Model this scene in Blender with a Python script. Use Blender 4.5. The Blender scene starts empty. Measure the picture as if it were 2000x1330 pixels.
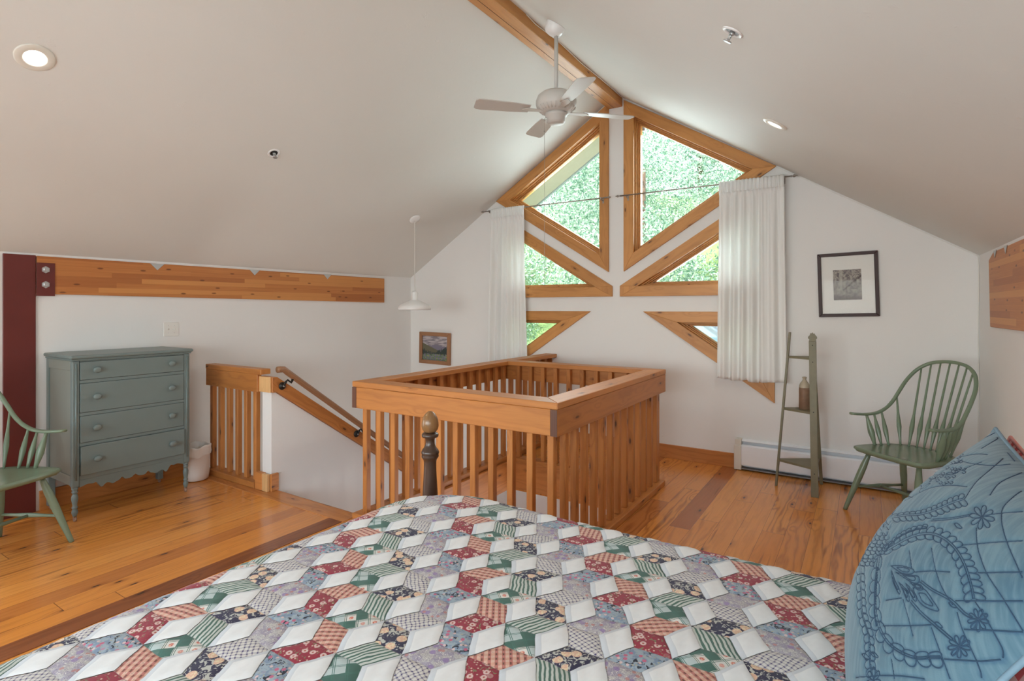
import bpy, math, random
import numpy as np
from math import sin, cos, pi, radians, sqrt, atan2, hypot
from mathutils import Vector, Matrix, kdtree
from mathutils.geometry import tessellate_polygon
random.seed(7); rng = np.random.default_rng(7)
S = bpy.context.scene
COL = S.collection

# ------------------------------------------------------------------ node helper
class NT:
    def __init__(s, name):
        s.m = bpy.data.materials.new(name); s.m.use_nodes = True
        s.t = s.m.node_tree; s.t.nodes.clear()
        s.out = s.t.nodes.new('ShaderNodeOutputMaterial')
        s.b = s.t.nodes.new('ShaderNodeBsdfPrincipled')
        s.t.links.new(s.b.outputs[0], s.out.inputs[0])
    def put(s, sock, v):
        if isinstance(v, bpy.types.NodeSocket): s.t.links.new(v, sock)
        elif v is not None:
            if hasattr(sock, 'default_value'):
                try: sock.default_value = v
                except Exception:
                    if isinstance(v, (int, float)): sock.default_value = (v, v, v)
                    else: sock.default_value = tuple(v) + (1,)
    def n(s, ty, **k):
        x = s.t.nodes.new(ty)
        for a, b in k.items(): setattr(x, a, b)
        return x
    def ma(s, op, a, b=None, c=None, clamp=False):
        x = s.n('ShaderNodeMath', operation=op); x.use_clamp = clamp
        s.put(x.inputs[0], a)
        if b is not None: s.put(x.inputs[1], b)
        if c is not None: s.put(x.inputs[2], c)
        return x.outputs[0]
    def mix(s, f, a, b, bl='MIX'):
        x = s.n('ShaderNodeMix', data_type='RGBA', blend_type=bl)
        s.put(x.inputs[0], f); s.put(x.inputs[6], a if not isinstance(a, tuple) else a + (1,)); s.put(x.inputs[7], b if not isinstance(b, tuple) else b + (1,))
        return x.outputs[2]
    def uv(s, name=None):
        if name:
            x = s.n('ShaderNodeUVMap'); x.uv_map = name; return x.outputs[0]
        return s.n('ShaderNodeTexCoord').outputs['UV']
    def obj(s): return s.n('ShaderNodeTexCoord').outputs['Object']
    def geo(s): return s.n('ShaderNodeNewGeometry').outputs['Position']
    def sep(s, v):
        x = s.n('ShaderNodeSeparateXYZ'); s.put(x.inputs[0], v); return x.outputs
    def com(s, a, b, c=0.0):
        x = s.n('ShaderNodeCombineXYZ')
        for i, q in enumerate((a, b, c)): s.put(x.inputs[i], q)
        return x.outputs[0]
    def noise(s, v, sc=5, det=3, rough=.55, dist=0):
        x = s.n('ShaderNodeTexNoise'); s.put(x.inputs['Vector'], v)
        x.inputs['Scale'].default_value = sc; x.inputs['Detail'].default_value = det
        x.inputs['Roughness'].default_value = rough; x.inputs['Distortion'].default_value = dist
        return x.outputs[0]
    def vor(s, v, sc=5, feat='F1'):
        x = s.n('ShaderNodeTexVoronoi', feature=feat, voronoi_dimensions='2D'); s.put(x.inputs['Vector'], v)
        x.inputs['Scale'].default_value = sc; return x
    def white(s, v):
        x = s.n('ShaderNodeTexWhiteNoise', noise_dimensions='3D'); s.put(x.inputs[0], v); return x.outputs
    def ss(s, v, a, b, lo=0., hi=1.):
        x = s.n('ShaderNodeMapRange', interpolation_type='SMOOTHSTEP'); s.put(x.inputs[0], v)
        for i, q in enumerate((a, b, lo, hi)): s.put(x.inputs[i + 1], q)
        return x.outputs[0]
    def bump(s, h, st=.3, d=.002):
        x = s.n('ShaderNodeBump'); x.inputs['Strength'].default_value = st; x.inputs['Distance'].default_value = d
        s.put(x.inputs['Height'], h); s.put(s.b.inputs['Normal'], x.outputs[0]); return x
    def fin(s, col=None, rough=.5, metal=0., spec=.5, **k):
        if col is not None: s.put(s.b.inputs['Base Color'], col if not isinstance(col, tuple) else col + (1,))
        s.put(s.b.inputs['Roughness'], rough); s.put(s.b.inputs['Metallic'], metal)
        s.b.inputs['Specular IOR Level'].default_value = spec
        for a, b in k.items(): s.put(s.b.inputs[a.replace('_', ' ')], b)
        return s.m

def flat(name, col, rough=.5, metal=0., spec=.5, var=.06, sc=8, bump=0, **k):
    t = NT(name); nz = t.noise(t.obj(), sc, 4)
    c = t.mix(t.ma('MULTIPLY_ADD', nz, 1.0, 0), tuple(x * (1 - var) for x in col), tuple(min(1, x * (1 + var)) for x in col))
    if bump: t.bump(t.noise(t.obj(), 60, 3), bump, .001)
    return t.fin(c, rough, metal, spec, **k)

def wood(name, base, dark, knot=(.07, .025, .012), rough=.42, spec=.45, ring=26., kn=1., pale=None, tone=.35):
    t = NT(name); u, v, _ = t.sep(t.uv())
    pv = t.com(t.ma('MULTIPLY', u, 2.8), t.ma('MULTIPLY', v, 9.))
    vo = t.vor(pv, 1.0); d = vo.outputs['Distance']
    rnd = t.sep(vo.outputs['Color'])[0]
    d2 = t.ma('ADD', d, t.ma('MULTIPLY', t.noise(t.com(u, v), 30, 2), .05))
    near = t.ss(d2, .0, .34, 1., 0.)
    pull = t.ma('MULTIPLY', near, t.ss(rnd, .25, .45))
    wob = t.noise(t.com(t.ma('MULTIPLY', u, .9), t.ma('MULTIPLY', v, 5.)), 1.6, 3)
    ph = t.ma('ADD', t.ma('MULTIPLY', v, ring * 6.28), t.ma('ADD', t.ma('MULTIPLY', wob, 26.), t.ma('MULTIPLY', pull, 9.)))
    rg = t.ma('MULTIPLY_ADD', t.ma('SINE', ph), .5, .5)
    rg = t.ma('POWER', rg, 2.2)
    fine = t.noise(t.com(t.ma('MULTIPLY', u, 4.), t.ma('MULTIPLY', v, 220.)), 1.0, 3)
    big = t.noise(t.com(t.ma('MULTIPLY', u, .8), t.ma('MULTIPLY', v, 3.)), 1.5, 2)
    f = t.ma('ADD', t.ma('MULTIPLY', rg, .34), t.ma('MULTIPLY', t.ma('SUBTRACT', fine, .4), .55), clamp=True)
    c = t.mix(f, base, dark)
    c = t.mix(t.ma('MULTIPLY', t.ss(big, .42, .62), tone), c, pale or tuple(x * 1.25 for x in base))
    hasn = t.ss(rnd, .62, .66)
    km = t.ma('MULTIPLY', t.ss(d2, .055, .105, 1., 0.), hasn)
    halo = t.ma('MULTIPLY', t.ss(d2, .08, .26, .45, 0.), hasn)
    c = t.mix(t.ma('MULTIPLY', halo, kn), c, tuple(x * .8 for x in dark))
    c = t.mix(t.ma('MULTIPLY', km, .9 * kn), c, knot)
    hs = t.n('ShaderNodeObjectInfo').outputs['Random']
    c = t.mix(1., c, t.com(t.ma('MULTIPLY_ADD', hs, .22, .87), t.ma('MULTIPLY_ADD', hs, .26, .85), t.ma('MULTIPLY_ADD', hs, .30, .83)), 'MULTIPLY')
    t.bump(f, .12, .0006)
    return t.fin(c, rough, 0, spec)

# ------------------------------------------------------------------ mesh builder
class M:
    def __init__(s): s.v = []; s.f = []; s.sm = []; s.mi = []
    def add(s, vs, fs, smooth=False, mi=0):
        o = len(s.v); s.v += [tuple(map(float, p)) for p in vs]
        for f in fs: s.f.append([i + o for i in f]); s.sm.append(smooth); s.mi.append(mi)
        return s
    def box(s, x0, x1, y0, y1, z0, z1, mi=0):
        vs = [(x, y, z) for z in (z0, z1) for y in (y0, y1) for x in (x0, x1)]
        return s.add(vs, [(0, 2, 3, 1), (4, 5, 7, 6), (0, 1, 5, 4), (2, 6, 7, 3), (0, 4, 6, 2), (1, 3, 7, 5)], mi=mi)
    def prism(s, poly, ext, smooth=False, mi=0):
        n = len(poly); e = Vector(ext); P = [Vector(p) for p in poly]
        nn = Vector((0, 0, 0))
        for i in range(n): nn += P[i].cross(P[(i + 1) % n])
        if nn.dot(e) > 0: P = P[::-1]
        vs = P + [p + e for p in P]
        fs = [tuple(range(n)), tuple(range(2 * n - 1, n - 1, -1))]
        o = len(s.v)
        s.add(vs, fs, False, mi)
        for i in range(n):
            j = (i + 1) % n
            s.f.append([o + i, o + n + i, o + n + j, o + j]); s.sm.append(smooth); s.mi.append(mi)
        return s
    def lathe(s, prof, cx=0, cy=0, cz=0, seg=24, smooth=True, axis=None, mi=0, cap=True):
        A = Matrix.Identity(3)
        if axis is not None: A = Vector((0, 0, 1)).rotation_difference(Vector(axis).normalized()).to_matrix()
        C = Vector((cx, cy, cz)); vs = []
        for r, z in prof:
            for k in range(seg):
                a = 2 * pi * k / seg; vs.append(C + A @ Vector((r * cos(a), r * sin(a), z)))
        fs = []
        for i in range(len(prof) - 1):
            for k in range(seg):
                a, b = i * seg + k, i * seg + (k + 1) % seg
                fs.append((a, b, b + seg, a + seg))
        if cap and prof[0][0] > 1e-5: fs.append(tuple(range(seg - 1, -1, -1)))
        if cap and prof[-1][0] > 1e-5:
            o = (len(prof) - 1) * seg; fs.append(tuple(range(o, o + seg)))
        return s.add(vs, fs, smooth, mi)
    def tube(s, path, rad, seg=10, smooth=True, up=None, flat=1., mi=0):
        P = [Vector(p) for p in path]; n = len(P)
        R = rad if isinstance(rad, (list, tuple)) else [rad] * n
        T = [(P[min(i + 1, n - 1)] - P[max(i - 1, 0)]).normalized() for i in range(n)]
        if up is None:
            up = Vector((0, 0, 1)) if abs(T[0].z) < .9 else Vector((1, 0, 0))
            X = (up - T[0] * up.dot(T[0])).normalized()
            fr = []
            for i in range(n):
                if i: X = T[i - 1].rotation_difference(T[i]).to_matrix() @ X
                X = (X - T[i] * X.dot(T[i])).normalized(); fr.append((X.copy(), T[i].cross(X)))
        else:
            fr = []
            for i in range(n):
                u = Vector(up); X = (u - T[i] * u.dot(T[i])).normalized(); fr.append((X, T[i].cross(X)))
        vs = []
        for i in range(n):
            X, Y = fr[i]
            for k in range(seg):
                a = 2 * pi * k / seg; vs.append(P[i] + X * R[i] * flat * cos(a) + Y * R[i] * sin(a))
        fs = []
        for i in range(n - 1):
            for k in range(seg):
                a, b = i * seg + k, i * seg + (k + 1) % seg; fs.append((a, b, b + seg, a + seg))
        fs.append(tuple(range(seg - 1, -1, -1))); fs.append(tuple(range((n - 1) * seg, n * seg)))
        return s.add(vs, fs, smooth, mi)

def wloc(o):
    v = Vector((0, 0, 0))
    while o: v += o.location; o = o.parent
    return v

def tag(o, label=None, cat=None, group=None, kind=None):
    if label: o['label'] = label
    if cat: o['category'] = cat
    if group: o['group'] = group
    if kind: o['kind'] = kind
    return o

def build(name, m, mats, parent=None, udir=None, bevel=0, bseg=1, label=None, cat=None, group=None, kind=None, local=False, uvs=None, sub=0):
    V = np.array(m.v, float)
    base = np.array([(V[:, 0].min() + V[:, 0].max()) / 2, (V[:, 1].min() + V[:, 1].max()) / 2, V[:, 2].min()])
    if local: base[:] = 0
    me = bpy.data.meshes.new(name)
    me.from_pydata((V - base).tolist(), [], m.f)
    me.polygons.foreach_set('use_smooth', m.sm); me.polygons.foreach_set('material_index', m.mi)
    if not isinstance(mats, (list, tuple)): mats = [mats]
    for x in mats: me.materials.append(x)
    ul = me.uv_layers.new(name='UVMap')
    if udir is not None:
        ud = Vector(udir).normalized(); ru, rv = random.uniform(0, 40), random.uniform(0, 40)
        ax2 = Vector((0, 0, 1)) if abs(ud.z) < .9 else Vector((1, 0, 0))
        data = []
        for p in me.polygons:
            n = p.normal
            if abs(n.dot(ud)) > .85: a = ax2; b = ud.cross(ax2)
            else: a = ud; b = n.cross(ud).normalized()
            k = 0. if abs(b.z) > .7 else .37
            for li in p.loop_indices:
                q = Vector(V[me.loops[li].vertex_index]); data += [q.dot(a) + ru, q.dot(b) + rv + k]
        ul.data.foreach_set('uv', data)
    if uvs is not None:
        for nm, arr in uvs.items():
            l = ul if nm == 'UVMap' else me.uv_layers.new(name=nm)
            l.data.foreach_set('uv', np.asarray(arr, float).ravel())
    me.update()
    o = bpy.data.objects.new(name, me); COL.objects.link(o)
    if parent is not None:
        o.parent = parent
        o.location = (0, 0, 0) if local else Vector(base) - wloc(parent)
    else: o.location = base
    if bevel:
        b = o.modifiers.new('b', 'BEVEL'); b.width = bevel; b.segments = bseg; b.limit_method = 'ANGLE'; b.angle_limit = radians(40)
    if sub:
        b = o.modifiers.new('s', 'SUBSURF'); b.levels = sub; b.render_levels = sub
    return tag(o, label, cat, group, kind)

def thing(name, label, cat, loc=(0, 0, 0), rz=0, group=None, kind=None):
    o = bpy.data.objects.new(name, None); COL.objects.link(o); o.empty_display_size = .1
    o.location = loc; o.rotation_euler = (0, 0, rz)
    return tag(o, label, cat, group, kind)

def copy_tree(o, parent=None):
    c = o.copy(); COL.objects.link(c); c.parent = parent
    for ch in list(o.children): copy_tree(ch, c)
    return c

# ------------------------------------------------------------------ materials
def plaster(name, col):
    t = NT(name); p = t.geo()
    c = t.mix(t.noise(p, 1.3, 3), tuple(x * .97 for x in col), tuple(min(1, x * 1.03) for x in col))
    h = t.ma('ADD', t.noise(p, 3.5, 4, .6), t.ma('MULTIPLY', t.ss(t.noise(p, 14, 4, .7), .62, .75), .6))
    t.bump(h, .28, .008)
    return t.fin(c, .7, 0, .25)
M_wall = plaster('plaster_wall', (.80, .795, .785))
M_ceil = plaster('plaster_ceiling', (.72, .72, .69))
M_fir = wood('fir_trim', (.57, .225, .062), (.30, .095, .024), ring=20)
M_pine = wood('pine_casing', (.56, .26, .078), (.36, .135, .036), ring=12, kn=.9)
M_rail = wood('cedar_rail', (.51, .205, .054), (.28, .088, .025), ring=16)
M_oak = wood('oak_handrail', (.34, .17, .085), (.20, .09, .042), ring=40, kn=0)
M_pale = wood('pale_wood_end', (.72, .44, .20), (.55, .30, .12), ring=40, kn=0)
M_darkend = wood('dark_end_grain', (.13, .055, .035), (.07, .03, .02), ring=60, kn=0)
M_board = wood('dark_floor_board', (.26, .085, .030), (.10, .03, .012), ring=16, rough=.25)
M_fboard = wood('floor_border_board', (.50, .20, .062), (.26, .085, .026), ring=14, rough=.25)

def glulam():
    t = NT('laminated_beam_wood'); u, v, _ = t.sep(t.uv())
    lam = t.ma('FLOOR', t.ma('DIVIDE', v, .038)); sh = t.white(t.com(lam, 3.1, 0))[0]
    uu = t.ma('ADD', u, t.ma('MULTIPLY', sh, 7.)); seg = t.ma('FLOOR', t.ma('DIVIDE', uu, 1.05))
    r = t.white(t.com(lam, seg, 1.))[0]
    g = t.noise(t.com(t.ma('MULTIPLY_ADD', r, 9., t.ma('MULTIPLY', u, 2.5)), t.ma('MULTIPLY', v, 90.), r), 1.0, 4, .6, .6)
    c = t.mix(g, (.40, .135, .036), (.62, .25, .075))
    c = t.mix(t.ma('MULTIPLY', t.ss(r, .78, .84), .6), c, (.68, .31, .095))
    c = t.mix(t.ma('MULTIPLY', t.ss(r, .28, .2), .5), c, (.33, .10, .03))
    vo = t.vor(t.com(t.ma('MULTIPLY', u, 5.), t.ma('MULTIPLY', v, 16.)), 1.)
    rr = t.sep(vo.outputs['Color'])[1]
    k = t.ma('MULTIPLY', t.ss(vo.outputs['Distance'], .06, .13, 1., 0.), t.ss(rr, .6, .62))
    c = t.mix(t.ma('MULTIPLY', k, .8), c, (.13, .04, .015))
    fr = t.ma('FRACT', t.ma('DIVIDE', v, .038))
    ln = t.ss(t.ma('ABSOLUTE', t.ma('SUBTRACT', fr, .5)), .47, .5)
    c = t.mix(t.ma('MULTIPLY', ln, .35), c, (.2, .07, .02))
    return t.fin(c, .45, 0, .4)
M_glu = glulam()

def floor_mat():
    t = NT('pine_plank_floor'); p = t.sep(t.geo()); W = .128
    xs = t.ma('DIVIDE', t.ma('ADD', p[0], 20.0), W); col = t.ma('FLOOR', xs)
    sh = t.white(t.com(col, 1.7, .3))[0]
    yy = t.ma('DIVIDE', t.ma('ADD', p[1], t.ma('MULTIPLY', sh, 9.)), 1.75); seg = t.ma('FLOOR', yy)
    rc = t.sep(t.white(t.com(col, seg, .5))[1]); r, r2, r3 = rc[0], rc[1], rc[2]
    v = t.ma('ADD', p[0], t.ma('MULTIPLY', r, 13.)); u = t.ma('ADD', p[1], t.ma('MULTIPLY', r2, 17.))
    vo = t.vor(t.com(t.ma('MULTIPLY', u, 2.3), t.ma('MULTIPLY', v, 7.)), 1.0)
    d = t.ma('ADD', vo.outputs['Distance'], t.ma('MULTIPLY', t.noise(t.com(t.ma('MULTIPLY', u, .3), v), 40, 2), .05))
    kr = t.sep(vo.outputs['Color'])[0]; pull = t.ma('MULTIPLY', t.ss(d, 0., .36, 1., 0.), t.ss(kr, .3, .45))
    wob = t.noise(t.com(t.ma('MULTIPLY', u, .75), t.ma('MULTIPLY', v, 4.5)), 1.5, 3)
    ph = t.ma('ADD', t.ma('MULTIPLY', v, 120.), t.ma('ADD', t.ma('MULTIPLY', wob, 32.), t.ma('MULTIPLY', pull, 9.)))
    rg = t.ma('POWER', t.ma('MULTIPLY_ADD', t.ma('SINE', ph), .5, .5), 2.5)
    gm = t.ma('MULTIPLY_ADD', t.ss(r3, .3, .95), .42, .14)
    fine = t.noise(t.com(t.ma('MULTIPLY', u, 3.), t.ma('MULTIPLY', v, 160.)), 1., 3)
    f = t.ma('ADD', t.ma('MULTIPLY', rg, gm), t.ma('MULTIPLY', t.ma('SUBTRACT', fine, .42), .5), clamp=True)
    base = t.mix(r, (.68, .25, .046), (.78, .325, .072))
    base = t.mix(t.ss(r2, .972, .98), base, (.42, .135, .035))
    c = t.mix(f, base, (.24, .068, .016))
    st = t.ss(t.noise(t.com(t.ma('MULTIPLY', u, 1.1), t.ma('MULTIPLY', v, 15.)), 1., 2), .63, .69)
    c = t.mix(t.ma('MULTIPLY', st, .5), c, (.13, .035, .012))
    has = t.ss(kr, .60, .63)
    c = t.mix(t.ma('MULTIPLY', t.ss(d, .07, .26, .4, 0.), has), c, (.28, .08, .02))
    c = t.mix(t.ma('MULTIPLY', t.ss(d, .045, .095, .92, 0.), has), c, (.06, .022, .012))
    fx = t.ma('ABSOLUTE', t.ma('SUBTRACT', t.ma('FRACT', xs), .5)); fy = t.ma('ABSOLUTE', t.ma('SUBTRACT', t.ma('FRACT', yy), .5))
    gap = t.ma('MAXIMUM', t.ss(fx, .488, .497), t.ss(fy, .4985, .4996))
    c = t.mix(t.ma('MULTIPLY', gap, .75), c, (.07, .022, .008))
    t.bump(t.ma('SUBTRACT', t.ma('MULTIPLY', t.noise(t.geo(), 2.2, 2), .8), gap), .25, .0015)
    return t.fin(c, t.ma('MULTIPLY_ADD', fine, .12, .18), 0, .5, Coat_Weight=.22, Coat_Roughness=.12)
M_floor = floor_mat()

M_green = flat('green_chair_paint', (.185, .245, .165), .24, spec=.5, var=.08)
M_olive = flat('olive_shelf_paint', (.185, .165, .10), .5, var=.25, sc=14, bump=.1)
M_grey = flat('blue_grey_paint', (.168, .216, .212), .38, var=.05, bump=.05)
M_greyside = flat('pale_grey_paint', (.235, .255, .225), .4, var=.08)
M_red = flat('oxide_red_steel', (.135, .022, .018), .42, var=.18, sc=5)
M_zinc = flat('zinc_plate', (.55, .57, .58), .4, .8)
M_steel = flat('brushed_nickel', (.36, .33, .30), .35, .9)
M_black = flat('oil_rubbed_bronze', (.030, .028, .027), .35, .6)
M_white = flat('white_enamel', (.82, .82, .82), .3, var=.02)
M_offw = flat('offwhite_plastic', (.80, .78, .74), .4, var=.02)
M_fan = flat('fan_white', (.58, .555, .52), .4, var=.02)
M_heat = flat('heater_enamel', (.88, .92, .97), .35, var=.02)
M_cream = flat('heater_cream_cap', (.72, .69, .62), .4, var=.03)
M_fin = flat('heater_slot_grey', (.25, .26, .27), .5, .3)
M_dark = flat('dark_gap', (.02, .018, .016), .8)
M_liner = flat('bin_liner_film', (.85, .84, .82), .35, var=.03, Transmission_Weight=.0)
M_bin = flat('bin_plastic', (.80, .75, .71), .4, var=.02)
M_mahog = flat('dark_frame_wood', (.035, .010, .009), .5, var=.3, sc=20)
M_mat = flat('picture_mat_board', (.78, .78, .75), .7, var=.01)
M_post = flat('dark_turned_wood', (.060, .032, .020), .28, var=.4, sc=12)
M_post2 = wood('worn_finial_wood', (.22, .11, .042), (.09, .045, .022), ring=30, kn=0, rough=.25)
M_stone = flat('salt_glaze_brown', (.22, .125, .075), .5, var=.35, sc=25)
M_stone2 = flat('stoneware_buff', (.40, .34, .25), .35, var=.12)
M_caster = flat('worn_caster', (.35, .22, .16), .5, var=.2)
M_sheet = flat('mattress_ticking', (.75, .74, .70), .9)
M_eave = flat('soffit_board', (.42, .37, .29), .8, var=.06)
M_fascia = flat('exterior_fascia', (.30, .36, .36), .6)
M_roof = flat('blue_metal_roof', (.34, .50, .62), .35, .3)
M_rseam = flat('roof_rib', (.10, .16, .2), .5)
M_bark = flat('bark', (.12, .08, .05), .9, var=.3, sc=6)
M_ground = flat('hill_grass', (.16, .26, .09), .9, var=.4, sc=1.2)

def glass():
    t = NT('window_glass'); a = t.n('ShaderNodeBsdfTransparent'); g = t.n('ShaderNodeBsdfGlossy'); g.inputs['Roughness'].default_value = .02
    fr = t.n('ShaderNodeFresnel'); fr.inputs[0].default_value = 1.45
    mx = t.n('ShaderNodeMixShader'); t.t.links.new(t.ma('MULTIPLY', fr.outputs[0], .8), mx.inputs[0])
    t.t.links.new(a.outputs[0], mx.inputs[1]); t.t.links.new(g.outputs[0], mx.inputs[2]); t.t.links.new(mx.outputs[0], t.out.inputs[0])
    return t.m
M_glass = glass()
M_glass2 = glass(); M_glass2.name = 'picture_glazing'
M_glass2.node_tree.nodes['Mix Shader'].inputs[0].links[0].from_node.inputs[1].default_value = .12

def curtain():
    t = NT('sheer_cotton'); d = t.n('ShaderNodeBsdfDiffuse'); d.inputs[0].default_value = (.66, .66, .655, 1)
    tr = t.n('ShaderNodeBsdfTranslucent'); tr.inputs[0].default_value = (.31, .31, .305, 1)
    mx = t.n('ShaderNodeAddShader')
    t.t.links.new(d.outputs[0], mx.inputs[0]); t.t.links.new(tr.outputs[0], mx.inputs[1]); t.t.links.new(mx.outputs[0], t.out.inputs[0])
    return t.m
M_curt = curtain()

def leafm():
    t = NT('leaf_green'); u = t.sep(t.uv())[0]
    c = t.mix(t.ss(u, .22, .6), (.09, .24, .15), (.50, .66, .50))
    d = t.n('ShaderNodeBsdfDiffuse'); tr = t.n('ShaderNodeBsdfTranslucent'); t.t.links.new(c, d.inputs[0]); t.t.links.new(c, tr.inputs[0])
    gl = t.n('ShaderNodeBsdfGlossy'); gl.inputs['Roughness'].default_value = .4
    mx = t.n('ShaderNodeMixShader'); mx.inputs[0].default_value = .4; m2 = t.n('ShaderNodeMixShader'); m2.inputs[0].default_value = .12
    t.t.links.new(d.outputs[0], mx.inputs[1]); t.t.links.new(tr.outputs[0], mx.inputs[2])
    t.t.links.new(mx.outputs[0], m2.inputs[1]); t.t.links.new(gl.outputs[0], m2.inputs[2]); t.t.links.new(m2.outputs[0], t.out.inputs[0])
    return t.m
M_leaf = leafm()

def emis(name, col, st):
    t = NT(name); e = t.n('ShaderNodeEmission'); e.inputs[0].default_value = col + (1,); e.inputs[1].default_value = st
    t.t.links.new(e.outputs[0], t.out.inputs[0]); return t.m
M_lamp = emis('lamp_lens', (1., .93, .82), 14.)

# ------------------------------------------------------------------ room numbers
XL, XR, YG, YN = -4.785, .683, 5.08, -1.75
XC = (XL + XR) / 2; EZ = 1.768; K = .628; RZ = EZ + K * (XR - XC); TH = .2
FX0, FX1, FY = -3.86, -2.76, 2.54       # stair opening
LOW = -2.55
def cz(x): return RZ - K * abs(x - XC)

# floor: rectangles round the wells, 0.25 thick
fm = M()
for a in ((XL, XR, YN, 2.53), (-1.42, XR, 2.53, YG), (-2.72, -1.42, 4.20, YG)):
    fm.box(a[0], a[1], a[2], a[3], -.26, 0)
build('floor', fm, M_floor, kind='structure')
build('floor_lower', M().box(XL, XR, 2.3, YG, LOW - .1, LOW), M_floor, kind='structure').name = 'floor.001'

# ceiling (two slopes, one mesh)
cm = M(); e = .16
cm.prism([(XL - .2, YN, EZ - .2 * K), (XC, YN, RZ), (XC, YN, RZ + e), (XL - .2, YN, EZ - .2 * K + e)], (0, YG - YN + TH, 0))
cm.prism([(XC, YN, RZ), (XR + .2, YN, EZ - .2 * K), (XR + .2, YN, EZ - .2 * K + e), (XC, YN, RZ + e)], (0, YG - YN + TH, 0))
build('ceiling', cm, M_ceil, kind='structure')

# side walls
ow = M()                                                     # left wall with a glazed door opening near the camera
DY0, DY1, DZ = -1.3, .75, 1.62
ow.box(XL - .15, XL, DY1, YG + TH, LOW, EZ); ow.box(XL - .15, XL, YN, DY0, LOW, EZ)
ow.box(XL - .15, XL, DY0, DY1, DZ, EZ); ow.box(XL - .15, XL, DY0, DY1, LOW, 0)
build('wall_left', ow, M_wall, kind='structure')
rw = M(); rw.box(XR, XR + .15, -.5, YG + TH, LOW, EZ); rw.box(XR, XR + .15, YN, -1.5, LOW, EZ); rw.box(XR, XR + .15, -1.5, -.5, LOW, .8); rw.box(XR, XR + .15, -1.5, -.5, 1.65, EZ)
build('wall_right', rw, M_wall, kind='structure')
w8 = thing('window_8', None, None, (XR, -1.0, .8), kind='structure')  # unseen window added so light reaches the right-hand railing faces
m = M(); m.box(XR + .04, XR + .09, -1.5, -1.45, .8, 1.65); m.box(XR + .04, XR + .09, -.55, -.5, .8, 1.65); m.box(XR + .04, XR + .09, -1.45, -.55, .8, .85); m.box(XR + .04, XR + .09, -1.45, -.55, 1.6, 1.65)
build('sash', m, M_pine, w8, udir=(0, 0, 1)); build('pane', M().box(XR + .06, XR + .065, -1.46, -.54, .84, 1.61), M_glass, w8)
build('wall_lower', M().box(XL, XR, 2.18, 2.3, LOW, -.26), M_wall, kind='structure').name = 'wall_near.001'

def polywall(outer, holes, y0, y1):
    m = M(); rings = [outer] + holes
    tri = tessellate_polygon([[Vector((x, z, 0)) for x, z in r] for r in rings])
    allp = [p for r in rings for p in r]
    def area(a, b, c): return (allp[b][0] - allp[a][0]) * (allp[c][1] - allp[a][1]) - (allp[c][0] - allp[a][0]) * (allp[b][1] - allp[a][1])
    tri = [t if area(*t) > 0 else (t[0], t[2], t[1]) for t in tri]
    m.add([(x, y0, z) for x, z in allp], tri)
    m.add([(x, y1, z) for x, z in allp], [t[::-1] for t in tri])
    for r in rings:
        n = len(r)
        for i in range(n):
            a, b = r[i], r[(i + 1) % n]
            m.add([(a[0], y0, a[1]), (b[0], y0, b[1]), (b[0], y1, b[1]), (a[0], y1, a[1])], [(0, 1, 2, 3)])
    return m

def inset(P, d):
    if len(P) == 4 and abs(P[0][0] - P[1][0]) < 1e-6 and abs(P[0][1] - P[1][1]) < .12 and d > .05:   # blunt tip closes to a point
        sx = 1 if P[2][0] > P[1][0] else -1; k = (P[2][1] - P[1][1]) / (P[2][0] - P[1][0]); ax = P[1][0] - (P[1][1] - P[0][1]) / k
        T = inset([(ax, P[0][1]), P[2], P[3]], d); return [T[0], T[0], T[1], T[2]]
    n = len(P); A = sum(P[i][0] * P[(i + 1) % n][1] - P[(i + 1) % n][0] * P[i][1] for i in range(n))
    sg = 1 if A > 0 else -1; L = []
    for i in range(n):
        a, b = P[i], P[(i + 1) % n]; dx, dy = b[0] - a[0], b[1] - a[1]; l = hypot(dx, dy)
        nx, ny = -dy / l * sg, dx / l * sg; L.append((a[0] + nx * d, a[1] + ny * d, dx / l, dy / l))
    out = []
    for i in range(n):
        x1, y1, a1, b1 = L[i - 1]; x2, y2, a2, b2 = L[i]; den = a1 * b2 - b1 * a2
        t = ((x2 - x1) * b2 - (y2 - y1) * a2) / den; out.append((x1 + a1 * t, y1 + b1 * t))
    return out

up_ = [(.078, 3.415), (1.425, 2.585), (.078, 1.747)]
mid = [(.040, 1.505), (.040, 1.608), (1.412, 2.455), (1.412, 1.505)]
low = [(.272, 1.360), (1.412, 1.360), (1.412, .593)]
XCW = -2.052
def side(P, s): return [(XCW + s * x, z) for x, z in P]
WIN = [(side(up_, -1), 'upper left'), (side(up_, 1), 'upper right'), (side(mid, -1), 'middle left'), (side(mid, 1), 'middle right'),
       (side(low, -1), 'lower left'), (side(low, 1), 'lower right')]
holes = []
for P, _ in WIN:
    h_ = inset(P, .085); holes.append(h_[1:] if len(h_) == 4 and h_[0] == h_[1] else h_)
outer = [(XL - .1, LOW), (XR + .1, LOW), (XR + .1, cz(XR + .1) + .02), (XC, RZ + .02), (XL - .1, cz(XL - .1) + .02)]
build('wall_gable', polywall(outer, holes, YG, YG + TH), M_wall, kind='structure')

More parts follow.
